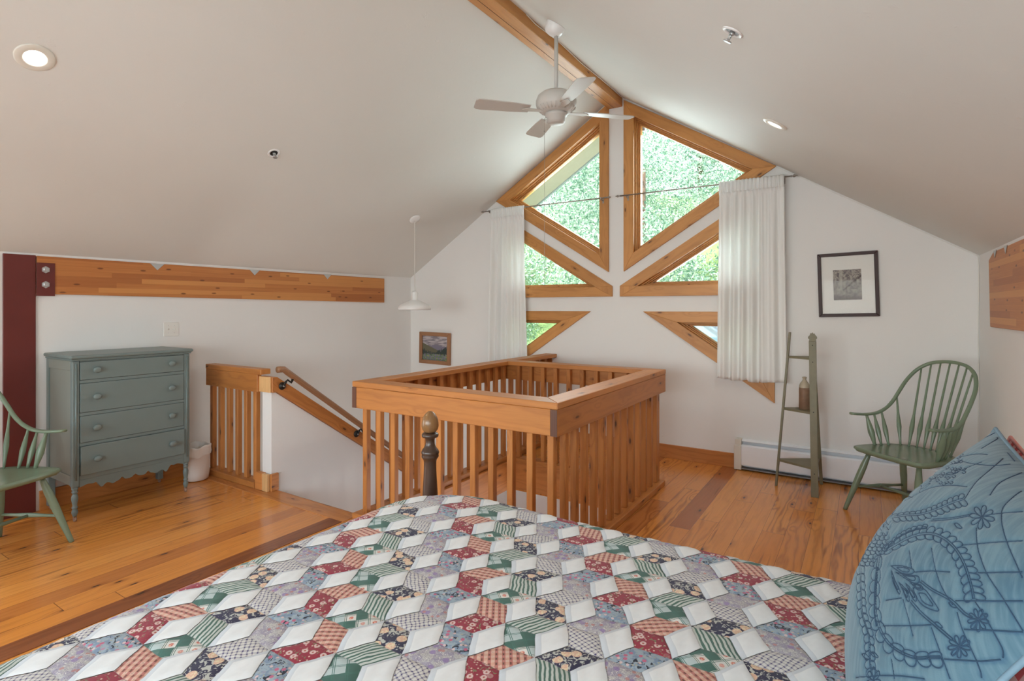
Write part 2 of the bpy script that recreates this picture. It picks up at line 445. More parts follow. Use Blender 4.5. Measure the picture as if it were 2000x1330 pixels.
def ringboard(A, B, y0, y1, name, mat, par, bev=.002):
    n = len(A)
    for i in range(n):
        j = (i + 1) % n
        q = [(A[i][0], y0, A[i][1]), (A[j][0], y0, A[j][1]), (B[j][0], y0, B[j][1]), (B[i][0], y0, B[i][1])]
        build(name, M().prism(q, (0, y1 - y0, 0)), mat, par, udir=(A[j][0] - A[i][0], 0, A[j][1] - A[i][1]), bevel=bev)
for wi, (P, nm) in enumerate(WIN):
    w = thing('window_%d' % (wi + 1), None, None, (sum(p[0] for p in P) / len(P), YG, min(p[1] for p in P)), kind='structure')
    ringboard(P, inset(P, .098), YG - .022, YG - .001, 'casing', M_pine, w)
    prev = .085
    for k, (d0, d1, ya, yb) in enumerate(((.085, .098, -.001, .05), (.098, .110, .025, .075), (.110, .121, .048, .10), (.121, .137, .07, .13))):
        m = M(); A, B = inset(P, d0), inset(P, d1)
        if len(A) == 4: A, B = A[1:], B[1:]
        n = len(A)
        if nm.startswith('lower') and k == 3: B = inset(P, .132)
        for i in range(n):
            j = (i + 1) % n
            m.prism([(A[i][0], YG + ya, A[i][1]), (A[j][0], YG + ya, A[j][1]), (B[j][0], YG + ya, B[j][1]), (B[i][0], YG + ya, B[i][1])], (0, yb - ya, 0))
        build(('stop', 'stop', 'jamb', 'sash')[k], m, M_pine, w, udir=(.7, 0, .7), bevel=.003)
    G = inset(P, .128); G = G[1:] if len(G) == 4 else G; build('pane', M().prism([(x, YG + .098, z) for x, z in G], (0, .006, 0)), M_glass, w)

# near wall (behind the camera) with a wide unseen window added for fill light, and the glazed door in the left wall
nw = [[(-3.6, .75), (.30, .75), (.30, 1.90), (-3.6, 1.90)]]
build('wall_near', polywall([(XL, LOW), (XR, LOW), (XR, cz(XR) + .05), (XC, RZ + .05), (XL, cz(XL) + .05)], nw, YN - .2, YN), M_wall, kind='structure')
w = thing('window_7', None, None, (-2.3, YN, .75), kind='structure')
ringboard([(-3.7, .65), (.40, .65), (.40, 2.00), (-3.7, 2.00)], nw[0], YN, YN + .02, 'casing', M_pine, w)
fmw = M()
for x in (-2.6, -1.65, -.7): fmw.box(x - .03, x + .03, YN - .12, YN - .07, .75, 1.90)
build('mullion', fmw, M_pine, w, udir=(0, 0, 1)); build('pane', M().box(-3.6, .30, YN - .1, YN - .094, .75, 1.90), M_glass, w)
dr = thing('door_1', None, None, (XL, -.27, 0), kind='structure')
m = M()
for y in (DY0, (DY0 + DY1) / 2 - .04, DY1 - .08): m.box(XL - .1, XL - .05, y, y + .08, .0, DZ)
m.box(XL - .1, XL - .05, DY0, DY1, DZ - .09, DZ); m.box(XL - .1, XL - .05, DY0, DY1, 0, .12)
build('door_frame', m, M_pine, dr, udir=(0, 0, 1)); build('pane', M().box(XL - .08, XL - .074, DY0 + .05, DY1 - .05, .1, DZ - .05), M_glass, dr)

# baseboards and floor trims
build('baseboard_left', M().box(XL, XL + .02, 1.405, 2.47, 0, .135), M_fir, udir=(0, 1, 0), bevel=.002, kind='structure')
build('baseboard_gable', M().box(-2.70, -.952, YG - .02, YG, 0, .124), M_fir, udir=(1, 0, 0), bevel=.002, kind='structure')
build('trim_1', M().box(XL, -2.86, 2.40, 2.535, -.02, .004), M_fboard, udir=(1, 0, 0), bevel=.002, kind='structure')
build('trim_2', M().box(-2.99, -2.865, YN, 2.40, -.02, .003), M_board, udir=(0, 1, 0), kind='structure')
def fasc(i, *b, ud): build('trim_%d' % i, M().box(*b), M_fir, udir=ud, bevel=.002, kind='structure')
fasc(3, -2.74, -1.42, 4.182, 4.20, -.24, 0, ud=(1, 0, 0))
fasc(4, -2.73, -2.71, 2.56, 4.18, -.24, 0, ud=(0, 1, 0))
fasc(5, -1.44, -1.422, 2.56, 4.18, -.24, 0, ud=(0, 1, 0))
fasc(6, XL, -2.86, 2.535, 2.553, -.24, .0, ud=(1, 0, 0))
fasc(7, -2.86, -2.84, 2.56, YG, -.26, 0, ud=(0, 1, 0))
build('trim_8', M().box(-2.84, -2.73, 2.53, YG, -.26, -.001), M_fir, udir=(0, 1, 0), kind='structure')
fasc(9, -2.72, -1.44, 2.532, 2.55, -.24, 0, ud=(1, 0, 0))

# beams
rb = thing('ridge_beam', 'long honey wooden ridge beam running along the ceiling peak', 'beam', (XC - .02, 1.7, 3.36))
build('beam_timber', M().box(XC - .085, XC + .06, YN + .01, YG - .001, 3.357, RZ - .03), M_pine, rb, udir=(0, 1, 0), bevel=.006)
build('seam_gap', M().box(XC - .025, XC - .0225, YN + .02, YG - .02, 3.3558, 3.36), M_dark, rb)
build('beam_tail', M().box(XC - .085, XC + .06, YG + TH + .001, 5.72, 3.30, 3.46), M_red, rb, udir=(0, 1, 0))
lb = thing('wall_beam', 'long laminated wood beam set high in the left wall beside the red steel post', 'beam', (XL, 3, 1.47))
lbm = M().prism([(XL - .01, 1.39, 1.492), (XL - .01, 4.616, 1.455), (XL - .01, 4.616, 1.738), (XL - .01, 1.39, 1.752)], (.028, 0, 0))
build('beam_timber', lbm, M_glu, lb, udir=(0, 1, 0), bevel=.002)
def clip(y, par, x, s, sz=.052, z=None):
    z = z or 1.748
    build('metal_clip', M().prism([(x, y - sz, z), (x, y + sz, z), (x, y, z - sz * 1.0)], (s * .003, 0, 0)), M_zinc, par, bevel=.0005, label='small triangular galvanised clip')
for y in (2.148, 2.98, 3.80): clip(y, lb, XL + .0185, 1)
rbm = thing('wall_beam', 'laminated wood beam end set in the right wall above the blue pillow', 'beam', (XR, 3, 1.28))
build('beam_timber', M().prism([(XR + .01, .0, 1.30), (XR + .01, 4.55, 1.275), (XR + .01, 4.60, 1.70), (XR + .01, 4.45, 1.742), (XR + .01, .0, 1.748)], (-.03, 0, 0)), M_glu, rbm, udir=(0, 1, 0), bevel=.004)
for y in (4.38, 4.08): clip(y, rbm, XR - .0205, -1, .045, 1.745)
sp = thing('steel_post', 'dark red painted steel post standing in the left wall', 'post', (XL, 1.31, 0))
build('post_flange', M().box(XL - .02, XL + .015, 1.216, 1.385, 0, 1.755), M_red, sp, bevel=.002)
gp = build('gusset_plate', M().box(XL + .018, XL + .026, 1.386, 1.487, 1.478, 1.706), M_red, sp, bevel=.001)
for z in (1.659, 1.556):
    m = M().lathe([(.024, 0), (.024, .003), (.016, .0032), (.016, .014), (.013, .016)], XL + .026, 1.435, z, 6, False, axis=(1, 0, 0))
    build('bolt', m, M_zinc, gp, label='shiny hexagonal bolt head')

# ------------------------------------------------------------------ guard railings
def rbox(name, par, b, ud, mat=None, bev=.003): return build(name, M().box(*b), mat or M_rail, par, udir=ud, bevel=bev)
gr = thing('guard_railing', 'box shaped cedar guard railing with square balusters around the stair opening', 'railing', (-2.08, 3.4, 0))
X0, X1, Y0, Y1 = -2.849, -1.317, 2.469, 4.275; c_ = .134; zt0, zt1 = .876, .912
def cap(poly, ud): build('top_rail', M().prism([(x, y, zt0) for x, y in poly], (0, 0, zt1 - zt0)), M_rail, gr, udir=ud, bevel=.003)
cap([(X0, Y0), (X1, Y0), (X1 - c_, Y0 + c_), (X0 + c_, Y0 + c_)], (1, 0, 0))
cap([(X1, Y0), (X1, Y1), (X1 - c_, Y1 - c_), (X1 - c_, Y0 + c_)], (0, 1, 0))
cap([(X1, Y1), (X0 + c_, Y1), (X0 + c_, Y1 - c_), (X1 - c_, Y1 - c_)], (1, 0, 0))
cap([(X0, Y0), (X0 + c_, Y0 + c_), (X0 + c_, YG - .002), (X0, YG - .002)], (0, 1, 0))
ft = .038; fz0 = .737
rbox('fascia_board', gr, (X0 + .004, X1 - ft - .004, Y0 + .002, Y0 + ft, fz0, zt0 - .001), (1, 0, 0))
rbox('fascia_board', gr, (X1 - ft, X1 - .002, Y0 + .002, Y1 - .002, fz0, zt0 - .001), (0, 1, 0))
rbox('fascia_board', gr, (X0 + ft, X1 - ft - .004, Y1 - ft, Y1 - .002, fz0, zt0 - .001), (1, 0, 0))
rbox('fascia_board', gr, (X0 + .002, X0 + ft, Y0 + ft + .002, YG - .002, fz0, zt0 - .001), (0, 1, 0))
for x in (X1 - ft - .003, X0 + .001):
    build('fascia_end', M().box(x - .0002, x + ft, Y0 - .0005, Y0 + .003, fz0 + .001, zt0 - .002), M_darkend, gr, udir=(0, 0, 1), label='dark end grain of the fascia board')
B = .038
# base plates
rbox('base_plate', gr, (X0 + .0, X1 - .002, Y0, Y0 + .11, .004, .042), (1, 0, 0))
rbox('base_plate', gr, (X1 - .112, X1 - .002, Y0 + .111, Y1 - .018, .001, .042), (0, 1, 0))
rbox('base_plate', gr, (X0 + .112, X1 - .113, Y1 - .112, Y1 - .002, .001, .042), (1, 0, 0))
rbox('base_plate', gr, (X0 + .0, X0 + .11, Y0 + .111, YG - .003, .001, .042), (0, 1, 0))
def bal(x, y, par=gr, z1=None):
    m = M().box(x, x + B, y, y + B, .0421, z1 or zt0 - .0005)
    return build('baluster', m, M_rail, par, udir=(0, 0, 1), bevel=.003)
for k in range(12): bal(-2.793 + .1267 * k, Y0 + ft + .001)
for k in range(1, 14): bal(X1 - ft - B - .001, Y0 + ft + .001 + .1275 * k)
for k in range(11): bal(X1 - ft - B - .001 - .1267 * (k), Y1 - ft - B - .001)
for k in range(1, 21): bal(X0 + ft + .001, Y0 + ft + .001 + .1272 * k)
# screws on the inner faces of the far balusters
# small railing by the dresser
sr = thing('short_railing', 'short cedar railing with six balusters between the dresser and the stair half wall', 'railing', (-4.3, 2.5, 0))
build('top_rail', M().box(-4.65, -3.869, 2.468, 2.552, .885, .925), M_rail, sr, udir=(1, 0, 0), bevel=.003)
build('fascia_board', M().box(-4.648, -3.915, 2.470, 2.506, .748, .8845), M_rail, sr, udir=(1, 0, 0), bevel=.003)
build('base_plate', M().box(-4.648, -3.958, 2.468, 2.57, .0045, .05), M_rail, sr, udir=(1, 0, 0), bevel=.003)
for k in range(6): build('baluster', M().box(-4.652 + .1245 * k, -4.652 + .1245 * k + B, 2.507, 2.507 + B, .0502, .8848), M_rail, sr, udir=(0, 0, 1), bevel=.003)
# half wall with sloping cap
hx0, hx1 = -3.905, -3.79; slope = .697; hy0 = 2.507
def zc(y): return .868 - slope * max(0, y - 2.54)
YE = 5.0
build('wall_stair', M().prism([(hx0, hy0, LOW), (hx0, YE, LOW), (hx0, YE, zc(YE) - .12), (hx0, hy0 + .03, .75), (hx0, hy0, .75)], (hx1 - hx0, 0, 0)), M_wall, kind='structure')
scap = thing('half_wall_cap', 'sloping wooden cap board on the white half wall beside the stairs', 'cap board', (-3.86, 3.3, .1))
build('cap_board', M().prism([(hx0 - .03, hy0 - .008, .752), (hx0 - .03, 2.54, .752), (hx0 - .03, YE, zc(YE) - .117), (hx0 - .03, YE, zc(YE)), (hx0 - .03, 2.54, .868), (hx0 - .03, hy0 - .008, .868)], (hx1 - hx0 + .055, 0, 0)), M_fir, scap, udir=(0, 1, -slope), bevel=.003)
build('cap_end', M().box(hx0 - .042, hx1 + .012, hy0 - .022, hy0 - .0085, .753, .870), M_pale, scap, udir=(0, 0, 1), bevel=.002, label='pale wooden end block')
bb = thing('post_base_block', 'wooden trim block wrapped around the foot of the white half wall end', 'trim block', (-3.87, 2.5, 0))
build('block', M().box(-3.948, -3.858, 2.470, 2.506, .0045, .135), M_fir, bb, udir=(1, 0, 0), bevel=.002)
build('corner_strip', M().box(-3.857, -3.789, 2.470, 2.492, .0045, .135), M_pale, bb, udir=(0, 0, 1), bevel=.002)
build('side_board', M().box(-3.789, -3.768, 2.4925, 2.555, .0045, .135), M_fir, bb, udir=(0, 1, 0), bevel=.002)
# handrail
hr = thing('handrail', 'round oak handrail on three dark metal brackets along the stair half wall', 'handrail', (-3.76, 3.4, 0))
hx = -3.73; hs = .74
pts = [(hx, 2.515, .928), (hx, 2.54, .928), (hx, 2.572, .925), (hx, 2.60, .902)] + [(hx, y, .902 - hs * (y - 2.60)) for y in np.linspace(2.75, 4.6, 12)]
build('rail', M().tube(pts, .0235, 16, up=(1, 0, 0), flat=.95), M_oak, hr, udir=(0, 1, -slope))
for y in (2.58, 3.31, 4.08):
    zr = .902 - hs * (y + .07 - 2.60) - .018; zb = zc(y) - .045
    m = M().lathe([(.030, 0), (.030, .004), (.026, .010), (.012, .016), (.008, .022)], hx1 + .0255, y, zb, 20, axis=(1, 0, 0))
    m.tube([(hx1 + .042, y, zb), (hx1 + .052, y + .012, zb + .03), (hx1 + .05, y + .03, zb + .045), (hx, y + .055, zr - .03), (hx, y + .07, zr)], [.009, .009, .007, .009, .012], 10)
    bk = build('bracket', m, M_black, hr)
    build('screw', M().lathe([(.008, 0), (.007, .003), (0, .004)], hx1 + .048, y, zb, 10, axis=(1, 0, 0)), M_zinc, bk)
# stairs
stt = thing('staircase', 'wooden staircase going down beside the half wall', 'staircase', (-3.3, 3.3, LOW))
for k in range(10):
    y0 = 2.56 + .235 * k; zt = -.19 - .19 * k
    if zt < LOW: break
    build('tread', M().box(hx1 + .002, -2.862, y0, y0 + .255, zt - .03, zt), M_fboard, stt, udir=(1, 0, 0), bevel=.004)
    build('riser', M().box(hx1 + .002, -2.862, y0 + .235, y0 + .25, zt - .19, zt - .031), M_wall, stt)

# ------------------------------------------------------------------ baseboard heater
ht = thing('baseboard_heater', 'long white baseboard heater with cream end cap along the gable wall', 'heater', (-.13, YG - .03, 0))
hp = [(YG - .001, .025), (YG - .001, .262), (YG - .03, .262), (YG - .05, .250), (YG - .045, .244), (YG - .028, .252), (YG - .012, .252), (YG - .012, .025)]
m = M(); 
build('back_panel', M().prism([(-.895, y, z) for y, z in hp], (XR - .003 + .895, 0, 0)), M_heat, ht)
build('front_cover', M().prism([(-.895, y, z) for y, z in ((YG - .066, .045), (YG - .062, .05), (YG - .060, .205), (YG - .045, .217), (YG - .05, .222), (YG - .068, .210))], (XR - .003 + .895, 0, 0)), M_heat, ht, bevel=.001)
build('fin_core', M().box(-.89, XR - .01, YG - .055, YG - .014, .055, .20), M_fin, ht)
build('bottom_lip', M().box(-.895, XR - .003, YG - .064, YG - .01, .012, .022), M_fin, ht)
build('end_cap', M().box(-.952, -.893, YG - .074, YG - .001, .006, .215), M_cream, ht, bevel=.004, bseg=2)
build('end_cap', M().box(-.944, -.893, YG - .070, YG - .001, .2155, .268), M_cream, ht, bevel=.004, bseg=2)

# ------------------------------------------------------------------ dresser
dx1 = -4.315; dx0 = -4.76; dy0, dy1 = 1.438, 2.172
ds = thing('dresser', 'tall grey green painted chest of four drawers against the left wall', 'dresser', ((dx0 + dx1) / 2, (dy0 + dy1) / 2, 0))
def dbox(n, b, mat=M_grey, bev=.003, par=ds, **k): return build(n, M().box(*b), mat, par, bevel=bev, bseg=2, **k)
dbox('top', (dx0 - .005, dx1 + .022, dy0 - .016, dy1 + .018, 1.062, 1.086), bev=.009)
dbox('top_moulding', (dx0, dx1 + .008, dy0 - .006, dy1 + .008, 1.05, 1.0615), bev=.003)
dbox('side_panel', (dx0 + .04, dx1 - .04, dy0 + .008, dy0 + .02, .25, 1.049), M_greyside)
dbox('side_panel', (dx0 + .04, dx1 - .04, dy1 - .02, dy1 - .008, .25, 1.049))
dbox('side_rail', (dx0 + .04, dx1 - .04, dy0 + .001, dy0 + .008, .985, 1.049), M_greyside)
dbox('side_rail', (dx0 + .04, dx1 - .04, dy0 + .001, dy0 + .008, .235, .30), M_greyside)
dbox('back_panel', (dx0, dx0 + .008, dy0 + .03, dy1 - .03, .26, 1.049))
for yy in (dy0, dy1 - .04):
    dbox('back_leg', (dx0, dx0 + .04, yy, yy + .04, .03, 1.049))
    pp = dbox('corner_post', (dx1 - .04, dx1, yy, yy + .04, .225, 1.049), bev=.006)
    m = M().tube([(dx1 + .0005, yy + .02, .27), (dx1 + .0005, yy + .02, 1.03)], .006, 8); build('reed', m, M_grey, pp)
    cy = yy + .02; cx = dx1 - .02
    lp = [(.010, .035), (.012, .04), (.015, .05), (.018, .062), (.016, .075), (.0115, .083), (.016, .09), (.0165, .096), (.0125, .103), (.0135, .115), (.0175, .140), (.019, .158), (.015, .175), (.0115, .183), (.017, .190), (.0175, .197), (.013, .203), (.0185, .212), (.0185, .2245)]
    lg = build('front_leg', M().lathe(lp, cx, cy, 0, 20), M_grey, ds)
    m = M().lathe([(.012, -.006), (.014, -.003), (.014, .003), (.012, .006)], cx, cy, .0145, 16, axis=(0, 1, 0)); m.box(cx - .006, cx + .006, cy - .009, cy - .007, .012, .036); m.box(cx - .006, cx + .006, cy + .007, cy + .009, .012, .036)
    build('caster', m, M_caster, lg, label='small worn caster')
    build('caster', M().lathe([(.012, -.006), (.014, -.003), (.014, .003), (.012, .006)], dx0 + .02, cy, .0145, 16, axis=(0, 1, 0)).box(dx0 + .012, dx0 + .028, cy - .009, cy - .007, .012, .03), M_caster, ds)
fy0, fy1 = dy0 + .041, dy1 - .041
for z0, z1 in ((1.043, 1.049), (.900, .920), (.686, .706), (.488, .508), (.268, .296)):
    dbox('drawer_rail', (dx1 - .03, dx1 - .002, fy0, fy1, z0, z1), bev=.001)
for k, (z0, z1) in enumerate(((.922, 1.041), (.708, .898), (.510, .684), (.298, .486))):
    pr = .012 if k == 3 else .002
    d = dbox('drawer', (dx1 - .03, dx1 + pr, fy0 + .002, fy1 - .002, z0, z1), bev=.003)
    for ky in (1.569, 2.038):
        zz = (z0 + z1) / 2 + .003
        kb = build('knob', M().lathe([(.012, 0), (.010, .004), (.010, .010), (.018, .016), (.0205, .022), (.018, .028), (.011, .032), (0, .033)], dx1 + pr, ky, zz, 20, axis=(1, 0, 0)), M_grey, d); kb.scale = (1, 1.2, 1)
# scalloped apron
ap = [(fy0, .267)]; ys = np.linspace(0, 1, 61)
def apz(t):
    q = abs(2 * t - 1)
    z = .208 + .042 * q ** 3 - .034 * math.exp(-((q - .62) / .05) ** 2) * .8 + .012 * math.exp(-((q - .72) / .03) ** 2)
    z += .022 * math.exp(-((q - .25) / .035) ** 2) + .020 * math.exp(-((q) / .05) ** 2) - .014 * math.exp(-((q - .42) / .05) ** 2)
    if q > .86: z -= .030 * (q - .86) / .14
    return z
m = M()
for i in range(60):
    a, b = ys[i], ys[i + 1]; ya, yb = fy0 + (fy1 - fy0) * a, fy0 + (fy1 - fy0) * b
    m.prism([(dx1 - .022, ya, apz(a)), (dx1 - .022, yb, apz(b)), (dx1 - .022, yb, .267), (dx1 - .022, ya, .267)], (.018, 0, 0))
build('apron', m, M_grey, ds, label='scalloped apron')

# waste bin
bn = thing('waste_bin', 'small white waste bin with a plastic liner between dresser and short railing', 'bin', (-4.565, 2.352, 0))
build('bucket', M().lathe([(.0, .004), (.070, .003), (.086, .012), (.092, .06), (.0975, .268), (.100, .272), (.0965, .272), (.088, .06), (.0, .015)], -4.565, 2.352, 0, 36), M_bin, bn)
m = M(); seg = 48; prof = [(.101, .205), (.1035, .225), (.102, .25), (.1035, .270), (.1025, .281), (.098, .283), (.094, .275), (.086, .20)]; vs = []
for r, z in prof:
    for k in range(seg):
        a = 2 * pi * k / seg; rr = r + .0022 * sin(11 * a + z * 60) + .0015 * sin(23 * a); zz = z + (.008 * sin(3 * a) + .005 * sin(7 * a + 1) if z < .21 or z > .265 else 0)
        vs.append((-4.565 + rr * cos(a), 2.352 + rr * sin(a), zz))
m.add(vs, [(i * seg + k, i * seg + (k + 1) % seg, (i + 1) * seg + (k + 1) % seg, (i + 1) * seg + k) for i in range(len(prof) - 1) for k in range(seg)], True)
build('liner', m, M_liner, bn, label='crinkled white plastic liner folded over the rim')

# switch plate
sw = thing('light_switch', 'white double toggle light switch plate above the dresser', 'light switch', (XL, 2.26, 1.22))
pl = build('plate', M().box(XL, XL + .006, 2.202, 2.318, 1.162, 1.276), M_offw, sw, bevel=.003, bseg=2)
for y, a in ((2.237, 1), (2.283, -1)):
    build('toggle', M().prism([(XL + .005, y - .005, 1.214), (XL + .016, y - .005, 1.219 + .006 * a), (XL + .017, y - .005, 1.225 + .006 * a), (XL + .005, y - .005, 1.226)], (0, .010, 0)), M_offw, pl)
    for z in (1.190, 1.249): build('screw', M().lathe([(.003, 0), (.0025, .001), (0, .0012)], XL + .006, y, z, 8, axis=(1, 0, 0)), M_zinc, pl)

# ------------------------------------------------------------------ Windsor chairs
def arm_path():
    P = []
    key = [(.275, .185, .655), (.272, .12, .648), (.268, .04, .644), (.262, -.04, .652), (.252, -.105, .685), (.243, -.15, .735), (.238, -.19, .80), (.226, -.235, .88), (.19, -.275, .955), (.13, -.302, 1.003), (.06, -.315, 1.022), (0, -.318, 1.026)]
    key = [(x, y - .05 * max(0, (z - .66) / .36), z) for x, y, z in key]
    L = key + [(-x, y, z) for x, y, z in key[-2::-1]]
    out = []
    for i in range(len(L) - 1):
        p0, p1, p2, p3 = [Vector(L[max(0, min(len(L) - 1, j))]) for j in (i - 1, i, i + 1, i + 2)]
        for k in range(5):
            t = k / 5; out.append(.5 * ((2 * p1) + (-p0 + p2) * t + (2 * p0 - 5 * p1 + 4 * p2 - p3) * t * t + (-p0 + 3 * p1 - 3 * p2 + p3) * t ** 3))
    out.append(Vector(L[-1])); return out
def chair(label, loc, rz):
    t = thing('windsor_armchair', label, 'chair', loc, rz, 'green painted Windsor armchairs')
    out = [(-.215, .222), (-.11, .236), (0, .24), (.11, .236), (.215, .222), (.245, .20), (.255, .165), (.25, .08), (.235, -.02), (.215, -.10), (.18, -.165), (.12, -.205), (0, -.222), (-.12, -.205), (-.18, -.165), (-.215, -.10), (-.235, -.02), (-.25, .08), (-.255, .165), (-.245, .20)]
    n = len(out); vs = []; lev = [(.80, .400), (.955, .410), (1., .425), (.99, .437), (.95, .441), (.80, .434), (.45, .429)]
    for sc, z in lev:
        for x, y in out: vs.append((x * sc, y * sc, z))
    vs.append((0, 0, .428)); m = M()
    fs = [tuple(range(n - 1, -1, -1))] + [(i * n + k, i * n + (k + 1) % n, (i + 1) * n + (k + 1) % n, (i + 1) * n + k) for i in range(len(lev) - 1) for k in range(n)]
    fs += [((len(lev) - 1) * n + k, (len(lev) - 1) * n + (k + 1) % n, len(lev) * n) for k in range(n)]
    # winding: outline above runs clockwise seen from above for +x, flip
    A = sum(out[i][0] * out[(i + 1) % n][1] - out[(i + 1) % n][0] * out[i][1] for i in range(n))
    if A < 0: fs = [f[::-1] for f in fs]
    m.add(vs, fs, True); build('seat', m, M_green, t, local=True)
    def turned(a, b, prof, name, seg=12):
        a, b = Vector(a), Vector(b); P = [a.lerp(b, q) for q, _ in prof]
        return build(name, M().tube(P, [r for _, r in prof], seg), M_green, t, local=True)
    legp = [(0, .0125), (.04, .0135), (.3, .0175), (.55, .0215), (.75, .021), (.9, .016), (1, .013)]
    feet = {}
    for sx in (1, -1):
        for sy, yt, yb in ((1, .14, .27), (-1, -.115, -.235)):
            a = (sx * (.25 if sy > 0 else .215), yb, 0); b = (sx * (.17 if sy > 0 else .14), yt, .412)
            turned(a, b, legp, 'leg'); feet[(sx, sy)] = (Vector(a), Vector(b))
    st = [(0, .0085), (.25, .0095), (.5, .0145), (.75, .0095), (1, .0085)]; mids = []
    for sx in (1, -1):
        a = feet[(sx, 1)][0].lerp(feet[(sx, 1)][1], .40); b = feet[(sx, -1)][0].lerp(feet[(sx, -1)][1], .36)
        turned(a, b, st, 'stretcher', 10); mids.append(a.lerp(b, .5))
    turned(mids[0], mids[1], [(0, .0085), (.5, .013), (1, .0085)], 'stretcher', 10)
    P = arm_path(); n = len(P); R = []
    for i in range(n):
        q = min(i, n - 1 - i); R.append(.011 if q > 22 else .011 + .0135 * (1 - q / 22) if q > 1 else (.018 if q == 0 else .023))
    m = M()
    # flattened bow: wide where it is an arm, squarer in the back
    T = [(P[min(i + 1, n - 1)] - P[max(i - 1, 0)]).normalized() for i in range(n)]; seg = 12; vs = []
    for i in range(n):
        q = min(i, n - 1 - i); w = R[i]; th = .009 if q < 22 else .011
        upv = Vector((0, 0, 1)) if q < 18 else Vector((0, 1, .25))
        k = min(1, max(0, (q - 10) / 16)); upv = (Vector((0, 0, 1)) * (1 - k) + Vector((0, 1, .3)) * k)
        Z = (upv - T[i] * upv.dot(T[i])).normalized(); X = T[i].cross(Z)
        for j in range(seg):
            a = 2 * pi * j / seg; ca, sa = cos(a), sin(a); ca = math.copysign(abs(ca) ** .7, ca); sa = math.copysign(abs(sa) ** .7, sa)
            vs.append(P[i] + X * w * ca + Z * th * sa)
    fs = [(i * seg + j, i * seg + (j + 1) % seg, (i + 1) * seg + (j + 1) % seg, (i + 1) * seg + j) for i in range(n - 1) for j in range(seg)]
    fs += [tuple(range(seg - 1, -1, -1)), tuple(range((n - 1) * seg, n * seg))]
    m.add(vs, fs, True); build('arm_bow', m, M_green, t, local=True)
    def near(x, side=None, y=None):
        best = min(P, key=lambda p: abs(p.x - x) + (0 if p.z > .7 else 9)) if y is None else min(P, key=lambda p: abs(p.y - y) + (0 if p.x * side > 0 and p.z < .7 else 9))
        return best
    longp = lambda L: [(0, .006), (.04 / L, .0075), (.085 / L, .0105), (.13 / L, .0145), (.175 / L, .0120), (.225 / L, .0078), (max(.29 / L, .86), .0060), (1, .0052)]
    for k in range(9):
        u = (k - 4) / 4; bx = u * .165; by = -.185 + .055 * u * u
        tx = u * .222; best = min((p for p in P if p.z > .72), key=lambda p: abs(p.x - tx)) if abs(u) < .95 else min((p for p in P if p.z > .70 and p.x * u > 0), key=lambda p: abs(p.z - .775))
        a = Vector((bx, by, .436)); L = (best - a).length
        turned(a, best, longp(L), 'spindle', 10)
    for sx in (1, -1):
        for k, (by, ty) in enumerate(((.045, .060), (.0, -.012), (-.050, -.070))):
            tp = near(0, sx, ty); a = Vector((sx * (.212 - .012 * k), by, .436)); L = (tp - a).length
            g = 1.35 if k == 0 else 1.0
            turned(a, tp, [(0, .007 * g), (.12, .009 * g), (.42, .0155 * g), (.62, .0125 * g), (.85, .0075 * g), (1, .0065 * g)], 'spindle', 10)
    return t
chair('green Windsor armchair with hooped spindle back beside the gable wall heater', (.2467, 4.48, 0), radians(139.2))
chair('green Windsor armchair cut by the left edge, in front of the grey dresser', (-4.143, .9945, 0), radians(-69.6))

# ------------------------------------------------------------------ ladder shelf and bottle
ls = thing('corner_shelf', 'olive green three legged ladder shelf leaning near the gable wall', 'shelf stand', (-.42, 4.78, 0))
def leg4(name, a, b, wx, wy, extra=None):
    a, b = Vector(a), Vector(b)
    m = M(); vs = [(p.x + sx * wx, p.y + sy * wy, p.z) for p in (a, b) for sx, sy in ((-1, -1), (1, -1), (1, 1), (-1, 1))]
    m.add(vs, [(3, 2, 1, 0), (4, 5, 6, 7), (0, 1, 5, 4), (1, 2, 6, 5), (2, 3, 7, 6), (3, 0, 4, 7)])
    return build(name, m, M_olive, ls, udir=(0, 0, 1), bevel=.002)
leg4('leg', (-.589, 4.745, 0), (-.494, 4.765, 1.205), .008, .02)
leg4('leg', (-.292, 4.965, 0), (-.345, 4.86, 1.16), .012, .008)
fl = leg4('leg', (-.312, 4.60, 0), (-.332, 4.665, 1.145), .0245, .008)
fx, fyy = -.332, 4.665
fin = [(-.0245, 1.146), (.0245, 1.146), (.022, 1.158), (.030, 1.168), (.028, 1.180), (.014, 1.198), (.012, 1.206), (.004, 1.200), (0, 1.212), (-.006, 1.203), (-.014, 1.206), (-.018, 1.190), (-.028, 1.180), (-.030, 1.168), (-.020, 1.158)]
build('finial', M().prism([(fx + x, fyy - .008, z) for x, z in fin], (0, .016, 0)), M_olive, fl, bevel=.001)
for z in (1.115, .99, .62, .17):
    q = z / 1.145; build('nail', M().lathe([(.004, 0), (.003, .001), (0, .0012)], -.312 - .02 * q, 4.592 + .065 * q - .0005, z, 8, axis=(0, -1, 0)), M_dark, fl)
for z, w in ((.195, 1), (.600, 1), (1.005, 1)):
    q = z / 1.15
    A = (-.589 + .079 * z + .009, 4.745 + .0165 * z); Bq = (-.312 - .0175 * z, 4.609 + .0567 * z); Cq = (-.292 - .046 * z, 4.965 - .0905 * z - .01)
    build('shelf', M().prism([(A[0], A[1] - .018, z), (Bq[0] - .02, Bq[1], z), (Bq[0] + .01, Bq[1], z), (Cq[0], Cq[1] - .002, z), (A[0], A[1] + .02, z)], (0, 0, .016)), M_olive, ls, udir=(1, 0, 0), bevel=.001)
bt = thing('stoneware_bottle', 'brown and buff stoneware bottle standing on the middle shelf', 'bottle', (-.392, 4.75, .616))
build('body', M().lathe([(0, .001), (.036, .001), (.039, .006), (.0395, .15), (.0385, .168)], -.392, 4.75, .6162, 28), M_stone, bt)
